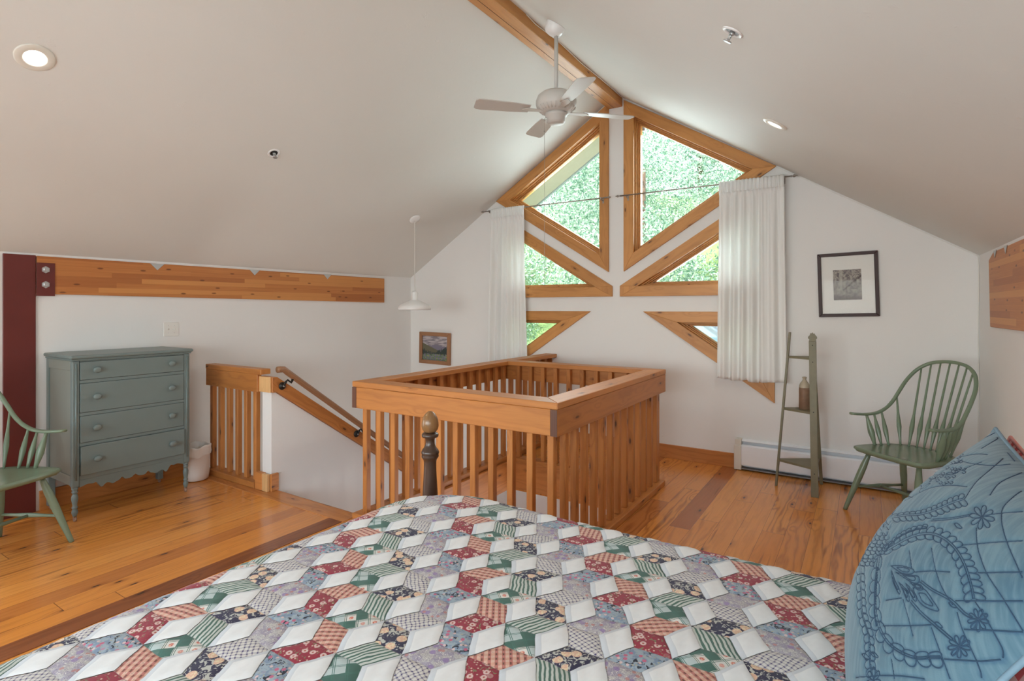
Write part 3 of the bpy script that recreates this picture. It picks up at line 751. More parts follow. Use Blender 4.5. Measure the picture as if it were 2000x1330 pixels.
build('neck', M().lathe([(.0385, .168), (.037, .182), (.029, .202), (.017, .218), (.0125, .228), (.0125, .236), (.0165, .242), (.0165, .248), (.012, .25), (.009, .245), (.009, .22)], -.392, 4.75, .6162, 28, cap=False), M_stone2, bt, label='pale glazed shoulder and neck')

# ------------------------------------------------------------------ pictures
def frame(t, x0, x1, z0, z1, w, d, mat, y=YG, step=None):
    A = [(x0, z0), (x1, z0), (x1, z1), (x0, z1)]; Bq = inset(A, w)
    for i in range(4):
        j = (i + 1) % 4
        build('frame_side', M().prism([(A[i][0], y - d, A[i][1]), (A[j][0], y - d, A[j][1]), (Bq[j][0], y - d, Bq[j][1]), (Bq[i][0], y - d, Bq[i][1])], (0, d - .002, 0)), mat, t, udir=(A[j][0] - A[i][0], 0, A[j][1] - A[i][1]), bevel=.003)
    return Bq
def sketch_mat():
    t = NT('ink_sketch'); u, v, _ = t.sep(t.uv())
    n1 = t.noise(t.com(u, v), 9, 5, .7, 1.5); n2 = t.noise(t.com(u, t.ma('MULTIPLY', v, 2.)), 22, 4, .7)
    c = t.mix(t.ss(n1, .40, .58), (.15, .13, .14), (.42, .39, .34))
    c = t.mix(t.ma('MULTIPLY', t.ss(n2, .52, .62), .8), c, (.10, .085, .10))
    br = t.ss(t.ma('ABSOLUTE', t.ma('SUBTRACT', v, t.ma('MULTIPLY_ADD', u, .75, t.ma('MULTIPLY_ADD', n1, .35, -.12)))), .0, .035, 1., 0.)
    c = t.mix(t.ma('MULTIPLY', br, t.ss(u, .25, .4)), c, (.05, .035, .03))
    fall = t.ma('MULTIPLY', t.ss(t.ma('ABSOLUTE', t.ma('SUBTRACT', u, .27)), .03, .07, 1., 0.), t.ss(v, .3, .36))
    c = t.mix(t.ma('MULTIPLY', fall, .6), c, (.44, .42, .38))
    c = t.mix(t.ma('MULTIPLY', t.ss(v, .22, .05), .7), c, (.10, .075, .085))
    return t.fin(c, .6)
def paint_mat():
    t = NT('landscape_painting'); u, v, _ = t.sep(t.uv()); n = t.noise(t.com(u, v), 9, 4, .7); n2 = t.noise(t.com(t.ma('MULTIPLY', u, 3.), v), 7, 3, .7); n3 = t.noise(t.com(u, v), 16, 2)
    sky = t.mix(t.ss(t.noise(t.com(u, t.ma('MULTIPLY', v, 5.)), 3, 3), .4, .6), (.20, .18, .21), (.50, .45, .47))
    c = sky
    m1 = t.ma('SUBTRACT', t.ma('MULTIPLY_ADD', n, .18, .56), t.ma('ABSOLUTE', t.ma('MULTIPLY', t.ma('SUBTRACT', u, .55), .12)))
    c = t.mix(t.ss(t.ma('SUBTRACT', m1, v), 0., .02), c, (.19, .17, .23))
    m2 = t.ma('MULTIPLY_ADD', u, -.45, t.ma('MULTIPLY_ADD', n, .06, .68))
    c = t.mix(t.ss(t.ma('SUBTRACT', m2, v), 0., .02), c, (.13, .12, .075))
    m3 = t.ma('ADD', t.ma('MULTIPLY', t.ma('ABSOLUTE', t.ma('SUBTRACT', u, .35)), .42), t.ma('MULTIPLY_ADD', n2, .5, .06))
    c = t.mix(t.ss(t.ma('SUBTRACT', m3, v), 0., .03), c, (.03, .045, .04))
    fg = t.mix(t.ss(n3, .45, .55), (.12, .20, .10), (.20, .18, .26)); fg = t.mix(t.ss(n, .55, .6), fg, (.30, .34, .08))
    c = t.mix(t.ss(t.ma('SUBTRACT', t.ma('MULTIPLY_ADD', n2, .4, .08), v), 0., .06), c, fg)
    return t.fin(c, .5)
def panel(name, x0, x1, z0, z1, y, mat, par, th=.004, label=None):
    m = M().add([(x0, y, z0), (x1, y, z0), (x1, y, z1), (x0, y, z1), (x0, y + th, z0), (x1, y + th, z0), (x1, y + th, z1), (x0, y + th, z1)], [(0, 1, 2, 3), (5, 4, 7, 6), (1, 5, 6, 2), (4, 0, 3, 7), (3, 2, 6, 7), (4, 5, 1, 0)])
    uv = [(0, 0), (1, 0), (1, 1), (0, 1)] + [(0, 0)] * 20
    return build(name, m, mat, par, uvs={'UVMap': uv}, label=label)
pr_ = thing('framed_picture', 'dark mahogany framed sketch in a wide white mat on the gable wall', 'picture', (-.117, YG, 1.58))
Bq = frame(pr_, -.321, .088, 1.325, 1.832, .026, .024, M_mahog)
panel('mat_board', Bq[0][0], Bq[1][0], Bq[0][1], Bq[2][1], YG - .012, M_mat, pr_)
panel('sketch', -.214, -.024, 1.458, 1.697, YG - .0135, sketch_mat(), pr_, .001)
panel('glazing', Bq[0][0], Bq[1][0], Bq[0][1], Bq[2][1], YG - .0175, M_glass2, pr_, .002)
pr_.rotation_euler = (0, radians(-1.6), 0)
pl_ = thing('framed_picture', 'small mountain landscape painting in a light wooden frame left of the white curtain', 'picture', (-4.377, YG, .90))
Bq = frame(pl_, -4.62, -4.134, .711, 1.096, .046, .03, M_oak)
panel('painting', Bq[0][0], Bq[1][0], Bq[0][1], Bq[2][1], YG - .014, paint_mat(), pl_)
pl_.rotation_euler = (0, radians(1.0), 0)

# ------------------------------------------------------------------ curtains and rods
def curtain_obj(x0, x1, ztop, zbot, label, seed, flare=.03):
    t = thing('curtain', label, 'curtain', ((x0 + x1) / 2, 5.0, zbot), group='white sheer curtains'); r = np.random.default_rng(seed)
    nx, nz = 150, 60; xs = np.linspace(0, 1, nx); zs = np.linspace(0, 1, nz); vs = []
    ph = r.uniform(0, 6, 6); nf = 8
    knots = r.normal(size=14); kn2 = r.uniform(.6, 1.5, 14)
    for j, q in enumerate(zs):                                # q 0 at the top
        z = ztop - (ztop - zbot) * q; amp = .007 + .013 * min(1, q * 3); am2 = .012 * min(1, q * 2)
        for i, s in enumerate(xs):
            w = s + .012 * sin(11 * s + ph[0]) * q + .008 * np.interp(s, np.linspace(0, 1, 14), knots) * q
            am = np.interp(s, np.linspace(0, 1, 14), kn2)
            y = 5.0 - .003 + amp * am * sin(2 * pi * 6.5 * w + ph[1] + .9 * sin(5 * w + ph[2] + q)) + am2 * sin(2 * pi * 2.3 * w + ph[3] + q) + .004 * sin(2 * pi * 15 * w + ph[5]) * (1 - q)
            if q < .055: y = 5.0 - .016 + .006 * sin(2 * pi * 17 * s)
            x = x0 + (x1 - x0) * w + flare * q * (2 * s - 1)
            zz = z - (.006 * sin(2 * pi * 2.3 * w + ph[4]) if j == nz - 1 else 0) - (.014 * (1 if (s > .45 and s < .6) else 0) * q ** 6)
            vs.append((x, y, zz))
    fs = [(j * nx + i, (j + 1) * nx + i, (j + 1) * nx + i + 1, j * nx + i + 1) for j in range(nz - 1) for i in range(nx - 1)]
    m = M().add(vs, fs, True); o = build('panel', m, M_curt, t)
    s_ = o.modifiers.new('s', 'SOLIDIFY'); s_.thickness = .0012
    vs = []; hz = [(ztop + .012, -.004), (ztop, -.018), (ztop - .04, -.020), (ztop - .085, -.021), (ztop - .09, -.020)]
    for zz, dy in hz:
        for i, s in enumerate(xs): vs.append((x0 + (x1 - x0) * s, 5.0 + dy + .007 * sin(2 * pi * 17 * s + 1) - .003, zz + .003 * sin(2 * pi * 17 * s)))
    m = M().add(vs, [(j * nx + i, (j + 1) * nx + i, (j + 1) * nx + i + 1, j * nx + i + 1) for j in range(len(hz) - 1) for i in range(nx - 1)], True)
    o = build('heading', m, M_curt, t); s_ = o.modifiers.new('s', 'SOLIDIFY'); s_.thickness = .0015
curtain_obj(-3.500, -3.065, 2.480, .74, 'white sheer curtain hanging at the left end of the left rod', 3, .045)
curtain_obj(-1.070, -.558, 2.480, .775, 'white sheer curtain hanging at the right end of the right rod', 9, .016)
for x0, x1, lb_ in ((-3.584, -2.13, 'thin nickel curtain rod above the left gable windows'), (-1.981, -.514, 'thin nickel curtain rod above the right gable windows')):
    t = thing('curtain_rod', lb_, 'curtain rod', ((x0 + x1) / 2, 5.0, 2.47), group='curtain rods')
    build('rod', M().tube([(x0, 5.0, 2.472), (x1, 5.0, 2.472)], .006, 12), M_steel, t)
    for x, d in ((x0, -1), (x1, 1)):
        build('finial', M().lathe([(.006, 0), (.010, .004), (.006, .010), (.005, .016), (.011, .022), (.013, .030), (.008, .038), (.005, .043), (.007, .048), (0, .052)], x, 5.0, 2.472, 14, axis=(d, 0, 0)), M_steel, t)
        xb = x - d * .055
        m = M().box(xb - .008, xb + .008, YG - .0235, YG - .0225, 2.43, 2.485) if abs(xb - XCW) < .3 else M().box(xb - .008, xb + .008, YG - .004, YG - .001, 2.43, 2.485)
        m.tube([(xb, YG - .004, 2.455), (xb, 5.02, 2.455), (xb, 5.0, 2.462)], .005, 8); m.lathe([(.009, -.005), (.009, .005)], xb, 5.0, 2.472, 12, axis=(1, 0, 0))
        build('bracket', m, M_steel, t)

# ------------------------------------------------------------------ ceiling fan
def slopeN(x): s = 1 if x > XC else -1; return Vector((-s * K, 0, -1)).normalized()
fxx, fyy = -1.735, 3.235
fan = thing('ceiling_fan', 'white ceiling fan on a long downrod beside the ridge beam', 'ceiling fan', (fxx, fyy, 2.6))
zc_ = cz(fxx)
build('canopy', M().lathe([(.068, -.001), (.068, .006), (.066, .03), (.058, .055), (.042, .070), (.018, .076)], fxx, fyy, zc_, 32, axis=slopeN(fxx)), M_white, fan)
build('downrod', M().tube([(fxx, fyy, zc_ - .07), (fxx, fyy, 2.82)], .0135, 16), M_fan, fan)
mt = [(.016, 2.838), (.06, 2.836), (.100, 2.826), (.124, 2.806), (.136, 2.776), (.1365, 2.755), (.130, 2.732), (.112, 2.712), (.090, 2.698), (.080, 2.694)]
mh = build('motor_housing', M().lathe([(r, z) for r, z in mt[::-1]], fxx, fyy, 0, 40), M_fan, fan)
m = M()
for k in range(28):
    a = 2 * pi * k / 28; p0 = Vector((fxx + .129 * cos(a), fyy + .129 * sin(a), 2.731)); p1 = Vector((fxx + .100 * cos(a), fyy + .100 * sin(a), 2.704)); m.tube([p0, p1], .0045, 6)
build('vent_ribs', m, M_fan, mh)
sh_ = build('switch_housing', M().lathe([(0, 2.624), (.046, 2.624), (.052, 2.627), (.055, 2.634), (.062, 2.637), (.062, 2.668), (.072, 2.674), (.075, 2.692), (0, 2.6935)], fxx, fyy, 0, 32), M_fan, fan)
cpt = Vector((fxx + .050 * cos(radians(-150)), fyy + .062 * sin(radians(-110)), 2.66))
build('pull_chain', M().tube([cpt, cpt + Vector((-.008, -.008, -.01)), cpt + Vector((-.009, -.009, -.9)), cpt + Vector((-.009, -.009, -1.12))], .0012, 6).lathe([(0, 0), (.004, .003), (.004, .008), (0, .011)], cpt.x - .009, cpt.y - .009, 2.56, 8), M_steel, sh_)
for k in range(4):
    a = radians(33 + 14 + 90 * k); d = Vector((cos(a), sin(a), 0)); n = Vector((-sin(a), cos(a), 0)); C = Vector((fxx, fyy, 2.7))
    br = build('blade_bracket', M().prism([C + d * .075 - n * .014, C + d * .20 - n * .028, C + d * .235, C + d * .20 + n * .028, C + d * .075 + n * .014], (0, 0, .005)), M_fan, fan, bevel=.001)
    tl = Vector((0, 0, 1)); q = []
    for rr, w in ((.185, .045), (.30, .056), (.50, .064), (.535, .060), (.55, .045)): q.append((rr, w))
    vs = [C + d * rr - n * w + tl * (.007 - w * .16) for rr, w in q] + [C + d * rr + n * w + tl * (.007 + w * .16) for rr, w in q[::-1]]
    build('fan_blade', M().prism(vs, (0, 0, .006)), M_fan, fan, bevel=.001)

# pendant lamp
px_, py_ = -3.913, 4.213
pd = thing('pendant_lamp', 'white enamel pendant lamp hanging over the stairwell', 'pendant lamp', (px_, py_, 1.37))
build('ceiling_rose', M().lathe([(.060, -.001), (.060, .010), (.054, .018), (.012, .022)], px_, py_, cz(px_), 28, axis=slopeN(px_)), M_white, pd)
build('cord', M().tube([(px_, py_, cz(px_) - .015), (px_, py_, 1.565)], .0035, 8), M_offw, pd)
build('socket_cup', M().lathe([(0, 1.57), (.012, 1.568), (.030, 1.556), (.033, 1.545), (.033, 1.482), (.038, 1.476)][::-1], px_, py_, 0, 28), M_white, pd)
build('shade', M().lathe([(.036, 1.476), (.050, 1.470), (.100, 1.448), (.150, 1.424), (.166, 1.405), (.168, 1.385), (.164, 1.372), (.160, 1.374), (.163, 1.388), (.160, 1.402), (.146, 1.418), (.05, 1.462)], px_, py_, 0, 40, cap=False), M_white, pd)

# recessed lights
def can(x, y, label, r=.080):
    t = thing('recessed_light', label, 'ceiling light', (x, y, cz(x)), group='recessed ceiling lights'); N = slopeN(x); z = cz(x)
    build('trim_ring', M().lathe([(r, -.001), (r, .004), (r - .004, .007), (r * .62, .009), (r * .56, .006), (r * .56, .001)], x, y, z, 40, axis=N, cap=False), M_cream, t)
    build('lens', M().lathe([(0, .0035), (r * .56, .003)], x, y, z, 32, axis=N, cap=False), M_lamp, t)
    l = bpy.data.lights.new('recessed_glow', 'SPOT'); l.energy = 26; l.color = (1, .90, .78); l.spot_size = radians(130); l.spot_blend = .9; l.shadow_soft_size = .05
    o = bpy.data.objects.new('recessed_glow', l); COL.objects.link(o); o.parent = t; o.location = N * .03
    o.rotation_mode = 'QUATERNION'; o.rotation_quaternion = Vector((0, 0, -1)).rotation_difference(N)
can(-3.421, .989, 'recessed round ceiling light on the left slope, lit')
can(-.445, 3.54, 'recessed round ceiling light on the right slope, lit', .074)
def sprink(x, y, label, open_):
    t = thing('fire_sprinkler', label, 'sprinkler', (x, y, cz(x)), group='ceiling sprinkler heads'); N = slopeN(x); z = cz(x)
    build('escutcheon', M().lathe([(.043, -.001), (.043, .003), (.036, .006), (.028, .002), (.026, -.0005)], x, y, z, 28, axis=N, cap=False), M_white, t)
    build('cup', M().lathe([(0, .0008), (.027, .001)], x, y, z, 24, axis=N, cap=False), M_fin if open_ else M_dark, t)
    P = Vector((x, y, z)); A = Vector((0, 1, 0))
    m = M().lathe([(.010, 0), (.010, .012), (.006, .016)], x, y, z, 12, axis=N)
    m.tube([P + N * .012 + A * .008, P + N * .022 + A * .013, P + N * .036 + A * .004], .0025, 6); m.tube([P + N * .012 - A * .008, P + N * .022 - A * .013, P + N * .036 - A * .004], .0025, 6)
    m.lathe([(0, .036), (.017, .036), (.017, .0385), (0, .0385)], x, y, z, 16, axis=N)
    build('sprinkler_head', m, M_zinc, t)
sprink(-.432, 2.25, 'chrome fire sprinkler head on the right ceiling slope', True)
sprink(-3.596, 2.397, 'small white fire sprinkler head on the left ceiling slope', False)
# thin white cable along ridge and the gable corner
cp = [(XC + .075, 3.25, cz(XC + .075) - .008)] + [(XC + .068 + .006 * sin(y * 7), y, cz(XC + .07) - .008 + .003 * sin(y * 9)) for y in np.linspace(3.4, 5.0, 14)] + [(x, YG - .004, cz(x) - .010 + .002 * sin(x * 11)) for x in np.linspace(XC + .1, XR - .01, 24)] + [(XR - .006 + .0015 * sin(z * 9), YG - .004, z) for z in np.linspace(1.74, .29, 14)]
build('cable', M().tube(cp, .0026, 6), M_offw, label='thin white cable running from the fan along the gable edge down to the heater', cat='cable')

# ------------------------------------------------------------------ bed
BX0, BX1, BY0, BY1, BZ = -1.552, XR - .05, .0, 1.775, .66
bf = thing('bed_frame', 'wooden bed frame with dark turned foot post and egg finial', 'bed', (-.5, 1, 0))
def turned_post(x, y):
    pr = [(.026, 0), (.028, .30), (.034, .50), (.0335, .60), (.030, .66), (.0275, .705), (.0275, .745), (.0300, .757), (.036, .764), (.0385, .771), (.037, .777), (.0375, .781), (.0395, .787), (.038, .794), (.035, .800), (.026, .812), (.0205, .826), (.0195, .842), (.022, .854), (.034, .858), (.037, .863), (.037, .870), (.033, .876), (.018, .879)]
    p = build('post', M().lathe(pr, x, y, 0, 32), M_post, bf, label='dark turned bed post')
    eg = [(.016, .879), (.026, .882), (.034, .893), (.0375, .908), (.0370, .925), (.033, .943), (.026, .958), (.017, .969), (.008, .975), (0, .9765)]
    build('finial', M().lathe(eg, x, y, 0, 32), M_post2, p, udir=(0, 0, 1), label='worn egg shaped finial')
PZ = -.040
turned_post(-1.613, 1.835); turned_post(-1.613, -.06)
for o in [c for c in bf.children]: o.scale = (1, 1, .965)
for y in (1.74, .035): build('side_rail', M().box(-1.42, .60, y - .012, y + .012, .18, .34), M_post, bf, bevel=.003)
build('footboard', M().box(-1.44, -1.41, .05, 1.725, .12, .46), M_post, bf, bevel=.004)
for x, y in ((.56, .06), (.56, 1.69), (-1.405, .06), (-1.405, 1.66)): build('leg', M().box(x, x + .04, y, y + .04, 0, .18), M_post, bf)
build('mattress', M().box(-1.39, .60, .08, 1.70, .345, .60), M_sheet, bevel=.05, bseg=4, label='thick pale mattress under the patchwork quilt', cat='mattress')
# slats under the mattress
build('slat_deck', M().box(-1.405, .6, .05, 1.725, .325, .343), M_fir, bf)

# patchwork quilt
def fab(name): t = NT(name); u, v, _ = t.sep(t.uv()); return t, u, v, t.com(u, v)
def f_fin(t, c, edge=.0, rough=.85):
    p = t.sep(t.uv('Patch')); ed = t.ma('MAXIMUM', t.ma('ABSOLUTE', t.ma('SUBTRACT', p[0], .5)), t.ma('ABSOLUTE', t.ma('SUBTRACT', p[1], .5)))
    c = t.mix(t.ss(ed, .475, .5, 0., .25), c, (.25, .25, .27))
    t.bump(t.noise(t.geo(), 900, 2), .15, .0004)
    return t.fin(c, rough, 0, .15, Sheen_Weight=.15)
def spots(t, P, sc, r0, r1, keep=.5):
    vo = t.vor(P, sc); return t.ma('MULTIPLY', t.ss(vo.outputs['Distance'], r0, r1, 1., 0.), t.ss(t.sep(vo.outputs['Color'])[0], 1 - keep, 1 - keep + .03)), vo
def F_white():
    t, u, v, P = fab('quilt_white'); p = t.sep(t.uv('Patch'))
    e1 = t.ss(p[0], .17, .20, 1., 0.); e2 = t.ss(p[1], .13, .16, 1., 0.); e = t.ma('MAXIMUM', e1, e2)
    ln = t.ma('MAXIMUM', t.ss(t.ma('ABSOLUTE', t.ma('SUBTRACT', p[0], .185)), .0, .016, 1., 0.), t.ss(t.ma('ABSOLUTE', t.ma('SUBTRACT', p[1], .145)), .0, .016, 1., 0.))
    c = t.mix(t.noise(P, 60, 3), (.70, .72, .73), (.77, .785, .79)); c = t.mix(t.ma('MULTIPLY', e, .75), c, (.50, .54, .59)); c = t.mix(t.ma('MULTIPLY', ln, .35), c, (.45, .45, .46))
    return f_fin(t, c)
def F_stripe():
    t, u, v, P = fab('quilt_green_stripe'); p = t.sep(t.uv('Patch'))
    w = t.ma('MULTIPLY_ADD', t.noise(P, 28, 2), .12, p[1]); s = t.ma('SINE', t.ma('MULTIPLY', w, 44.))
    wd = t.ma('MULTIPLY_ADD', t.ma('SINE', t.ma('MULTIPLY', w, 22.)), .35, .1)
    c = t.mix(t.ss(t.ma('SUBTRACT', s, wd), -.15, .15), (.50, .54, .50), (.065, .135, .105)); return f_fin(t, c)
def F_plaid():
    t, u, v, P = fab('quilt_green_plaid'); S_ = 26.
    a = t.ma('MULTIPLY', t.ma('ADD', u, v), S_); b = t.ma('MULTIPLY', t.ma('SUBTRACT', u, v), S_)
    fa, fb = t.ma('FRACT', a), t.ma('FRACT', b); ia, ib = t.ma('FLOOR', a), t.ma('FLOOR', b); r = t.white(t.com(ia, ib, 2.))[0]
    def dl(f): return t.ma('MAXIMUM', t.ss(t.ma('ABSOLUTE', t.ma('SUBTRACT', f, .06)), .02, .035, 1., 0.), t.ss(t.ma('ABSOLUTE', t.ma('SUBTRACT', f, .20)), .02, .035, 1., 0.))
    L = t.ma('MAXIMUM', dl(fa), dl(fb))
    c = t.mix(t.ss(r, .58, .6), (.44, .53, .53), (.050, .125, .10))
    c = t.mix(t.ma('MULTIPLY', t.ss(r, .30, .28), 1.), c, (.66, .64, .60))
    fl_ = t.ma('MULTIPLY', t.ss(t.ma('ADD', t.ma('POWER', t.ma('SUBTRACT', fa, .6), 2.), t.ma('ADD', t.ma('POWER', t.ma('SUBTRACT', fb, .6), 2.), t.ma('MULTIPLY', t.noise(P, 400, 2), .06))), .06, .075, 1., 0.), t.ss(r, .30, .28))
    c = t.mix(fl_, c, (.52, .14, .11)); c = t.mix(t.ma('MULTIPLY', fl_, t.ss(t.noise(P, 300, 2), .5, .56)), c, (.78, .45, .33))
    c = t.mix(L, c, (.055, .15, .12)); return f_fin(t, c)
def F_grid():
    t, u, v, P = fab('quilt_purple_check'); S_ = 95.
    a = t.ma('MULTIPLY_ADD', t.ma('ADD', u, t.ma('MULTIPLY', v, .3)), S_, t.noise(P, 40, 1)); b = t.ma('MULTIPLY_ADD', t.ma('SUBTRACT', v, t.ma('MULTIPLY', u, .3)), S_, t.noise(P, 41, 1))
    x, y = t.ma('ABSOLUTE', t.ma('SUBTRACT', t.ma('FRACT', a), .5)), t.ma('ABSOLUTE', t.ma('SUBTRACT', t.ma('FRACT', b), .5))
    l1, l2 = t.ss(x, .13, .2, 1., 0.), t.ss(y, .13, .2, 1., 0.)
    c = t.mix(t.ma('MULTIPLY', t.ma('MAXIMUM', l1, l2), .6), (.62, .60, .57), (.25, .235, .29)); c = t.mix(t.ma('MULTIPLY', l1, l2), c, (.06, .05, .15)); return f_fin(t, c)
def F_navy():
    t, u, v, P = fab('quilt_navy_floral'); c = (.030, .026, .060)
    lf = t.ss(t.noise(P, 75, 2, .5, 1.5), .54, .58); c = t.mix(lf, c, (.46, .46, .42))
    s, vo = spots(t, P, 34, .34, .42, .55); c = t.mix(s, c, (.66, .42, .31)); c = t.mix(t.ma('MULTIPLY', s, t.ss(t.noise(P, 150, 2), .5, .55)), c, (.72, .60, .40)); return f_fin(t, c)
def F_peach():
    t, u, v, P = fab('quilt_peach_plaid'); S_ = 62.
    a = t.ma('MULTIPLY', t.ma('ADD', u, t.ma('MULTIPLY', v, .4)), S_); b = t.ma('MULTIPLY', t.ma('SUBTRACT', v, t.ma('MULTIPLY', u, .4)), S_)
    fa, fb = t.ma('FRACT', a), t.ma('FRACT', b)
    c = t.mix(t.ma('MULTIPLY', t.ss(fa, .45, .5), 1.), (.40, .13, .11), (.60, .34, .25)); c = t.mix(t.ma('MULTIPLY', t.ss(fb, .5, .55), .55), c, (.52, .22, .18))
    c = t.mix(t.ma('MULTIPLY', t.ma('MULTIPLY', t.ss(fa, .45, .5), t.ss(fb, .5, .55)), .7), c, (.68, .50, .40))
    k = t.ma('MULTIPLY', t.ss(t.ma('ABSOLUTE', t.ma('SUBTRACT', fa, .2)), .08, .12, 1., 0.), t.ss(t.ma('ABSOLUTE', t.ma('SUBTRACT', fb, .25)), .2, .24, 1., 0.))
    c = t.mix(t.ma('MULTIPLY', k, .85), c, (.09, .05, .03)); c = t.mix(t.ss(t.noise(P, 180, 2), .6, .66, 0., .5), c, (.30, .12, .09)); return f_fin(t, c)
def F_red():
    t, u, v, P = fab('quilt_red_floral'); c = t.mix(t.noise(P, 30, 2), (.235, .016, .038), (.32, .03, .05))
    c = t.mix(t.ss(t.noise(P, 110, 2, .5, 1.), .60, .64), c, (.20, .17, .09))
    s, vo = spots(t, P, 48, .28, .36, .6); c = t.mix(s, c, (.64, .46, .43)); s2, _ = spots(t, t.com(t.ma('ADD', u, 3.3), v), 110, .18, .26, .35); c = t.mix(s2, c, (.60, .40, .32))
    s3 = t.ss(vo.outputs['Distance'], .08, .14, 1., 0.); c = t.mix(t.ma('MULTIPLY', s3, s), c, (.35, .08, .06)); return f_fin(t, c)
def F_blue():
    t, u, v, P = fab('quilt_blue_floral'); c = t.mix(t.ss(t.noise(P, 70, 2), .4, .55), (.19, .26, .36), (.30, .37, .43))
    c = t.mix(t.ss(t.noise(P, 55, 3, .6, 1.2), .57, .61), c, (.020, .022, .035)); c = t.mix(t.ss(t.noise(P, 130, 2), .62, .66), c, (.40, .38, .27))
    s, _ = spots(t, P, 62, .22, .32, .42); c = t.mix(s, c, (.48, .12, .20)); s, _ = spots(t, t.com(t.ma('ADD', u, 5.), v), 75, .2, .3, .3); c = t.mix(s, c, (.62, .46, .45)); return f_fin(t, c)
def F_lilac():
    t, u, v, P = fab('quilt_lilac_floral'); c = t.mix(t.ss(t.noise(P, 45, 2), .42, .58), (.50, .49, .46), (.36, .335, .40))
    q = t.noise(P, 120, 3, .6, 2.); c = t.mix(t.ss(t.ma('ABSOLUTE', t.ma('SUBTRACT', q, .5)), .02, .045, .8, 0.), c, (.20, .16, .24)); c = t.mix(t.ss(t.noise(P, 180, 2), .6, .64), c, (.62, .60, .56))
    s, _ = spots(t, P, 42, .22, .36, .38); c = t.mix(t.ma('MULTIPLY', s, .8), c, (.25, .17, .36)); s, _ = spots(t, t.com(t.ma('ADD', u, 7.), v), 60, .2, .3, .25); c = t.mix(t.ma('MULTIPLY', s, .8), c, (.45, .19, .17)); return f_fin(t, c)
FM = [F_white(), F_grid(), F_lilac(), F_blue(), F_red(), F_peach(), F_plaid(), F_stripe(), F_navy()]

RC, RE = .33, .085
def drape(s_, t_):
    # rounded rectangle outline inset by RE
    x0, x1, y0, y1 = BX0 + RE, 9., BY0 + RE, BY1 - RE; rc = RC - RE
    cx = np.clip(s_, x0 + rc, x1 - rc); cy = np.clip(t_, y0 + rc, y1 - rc)
    dx, dy = s_ - cx, t_ - cy; L = np.hypot(dx, dy) + 1e-9; nx, ny = dx / L, dy / L; d = L - rc
    on = d > 0; ph = np.clip(d / RE, 0, pi / 2 * .97); ex = np.maximum(0, d - RE * pi / 2 * .97)
    bx, by = cx + nx * rc, cy + ny * rc
    out = RE * np.sin(ph) + ex * .05; X = np.where(on, bx + nx * out, s_); Y = np.where(on, by + ny * out, t_)
    drop = RE * (1 - np.cos(ph)) + ex * .998
    fold = .012 * np.sin(9 * (s_ + 1.3 * t_)) * np.clip(ex / .2, 0, 1); X = X + nx * fold * on; Y = Y + ny * fold * on
    crown = .010 * (1 - np.clip(np.abs(t_ - .9) / .85, 0, 1) ** 2) + .006 * np.sin(3.1 * s_ + 1.2 * t_) + .004 * np.sin(5.3 * t_ - 2.1 * s_ + 1)
    crown = crown + .018 * np.exp(-((s_ + 1.25) / .3) ** 2 - ((t_ - 1.5) / .3) ** 2)
    Z = BZ - drop * on + crown * np.clip(1 - d / RE, 0, 1)
    return X, Y, Z, np.stack([nx * np.sin(ph) * on, ny * np.sin(ph) * on, np.where(on, np.cos(ph), 1.)], -1)
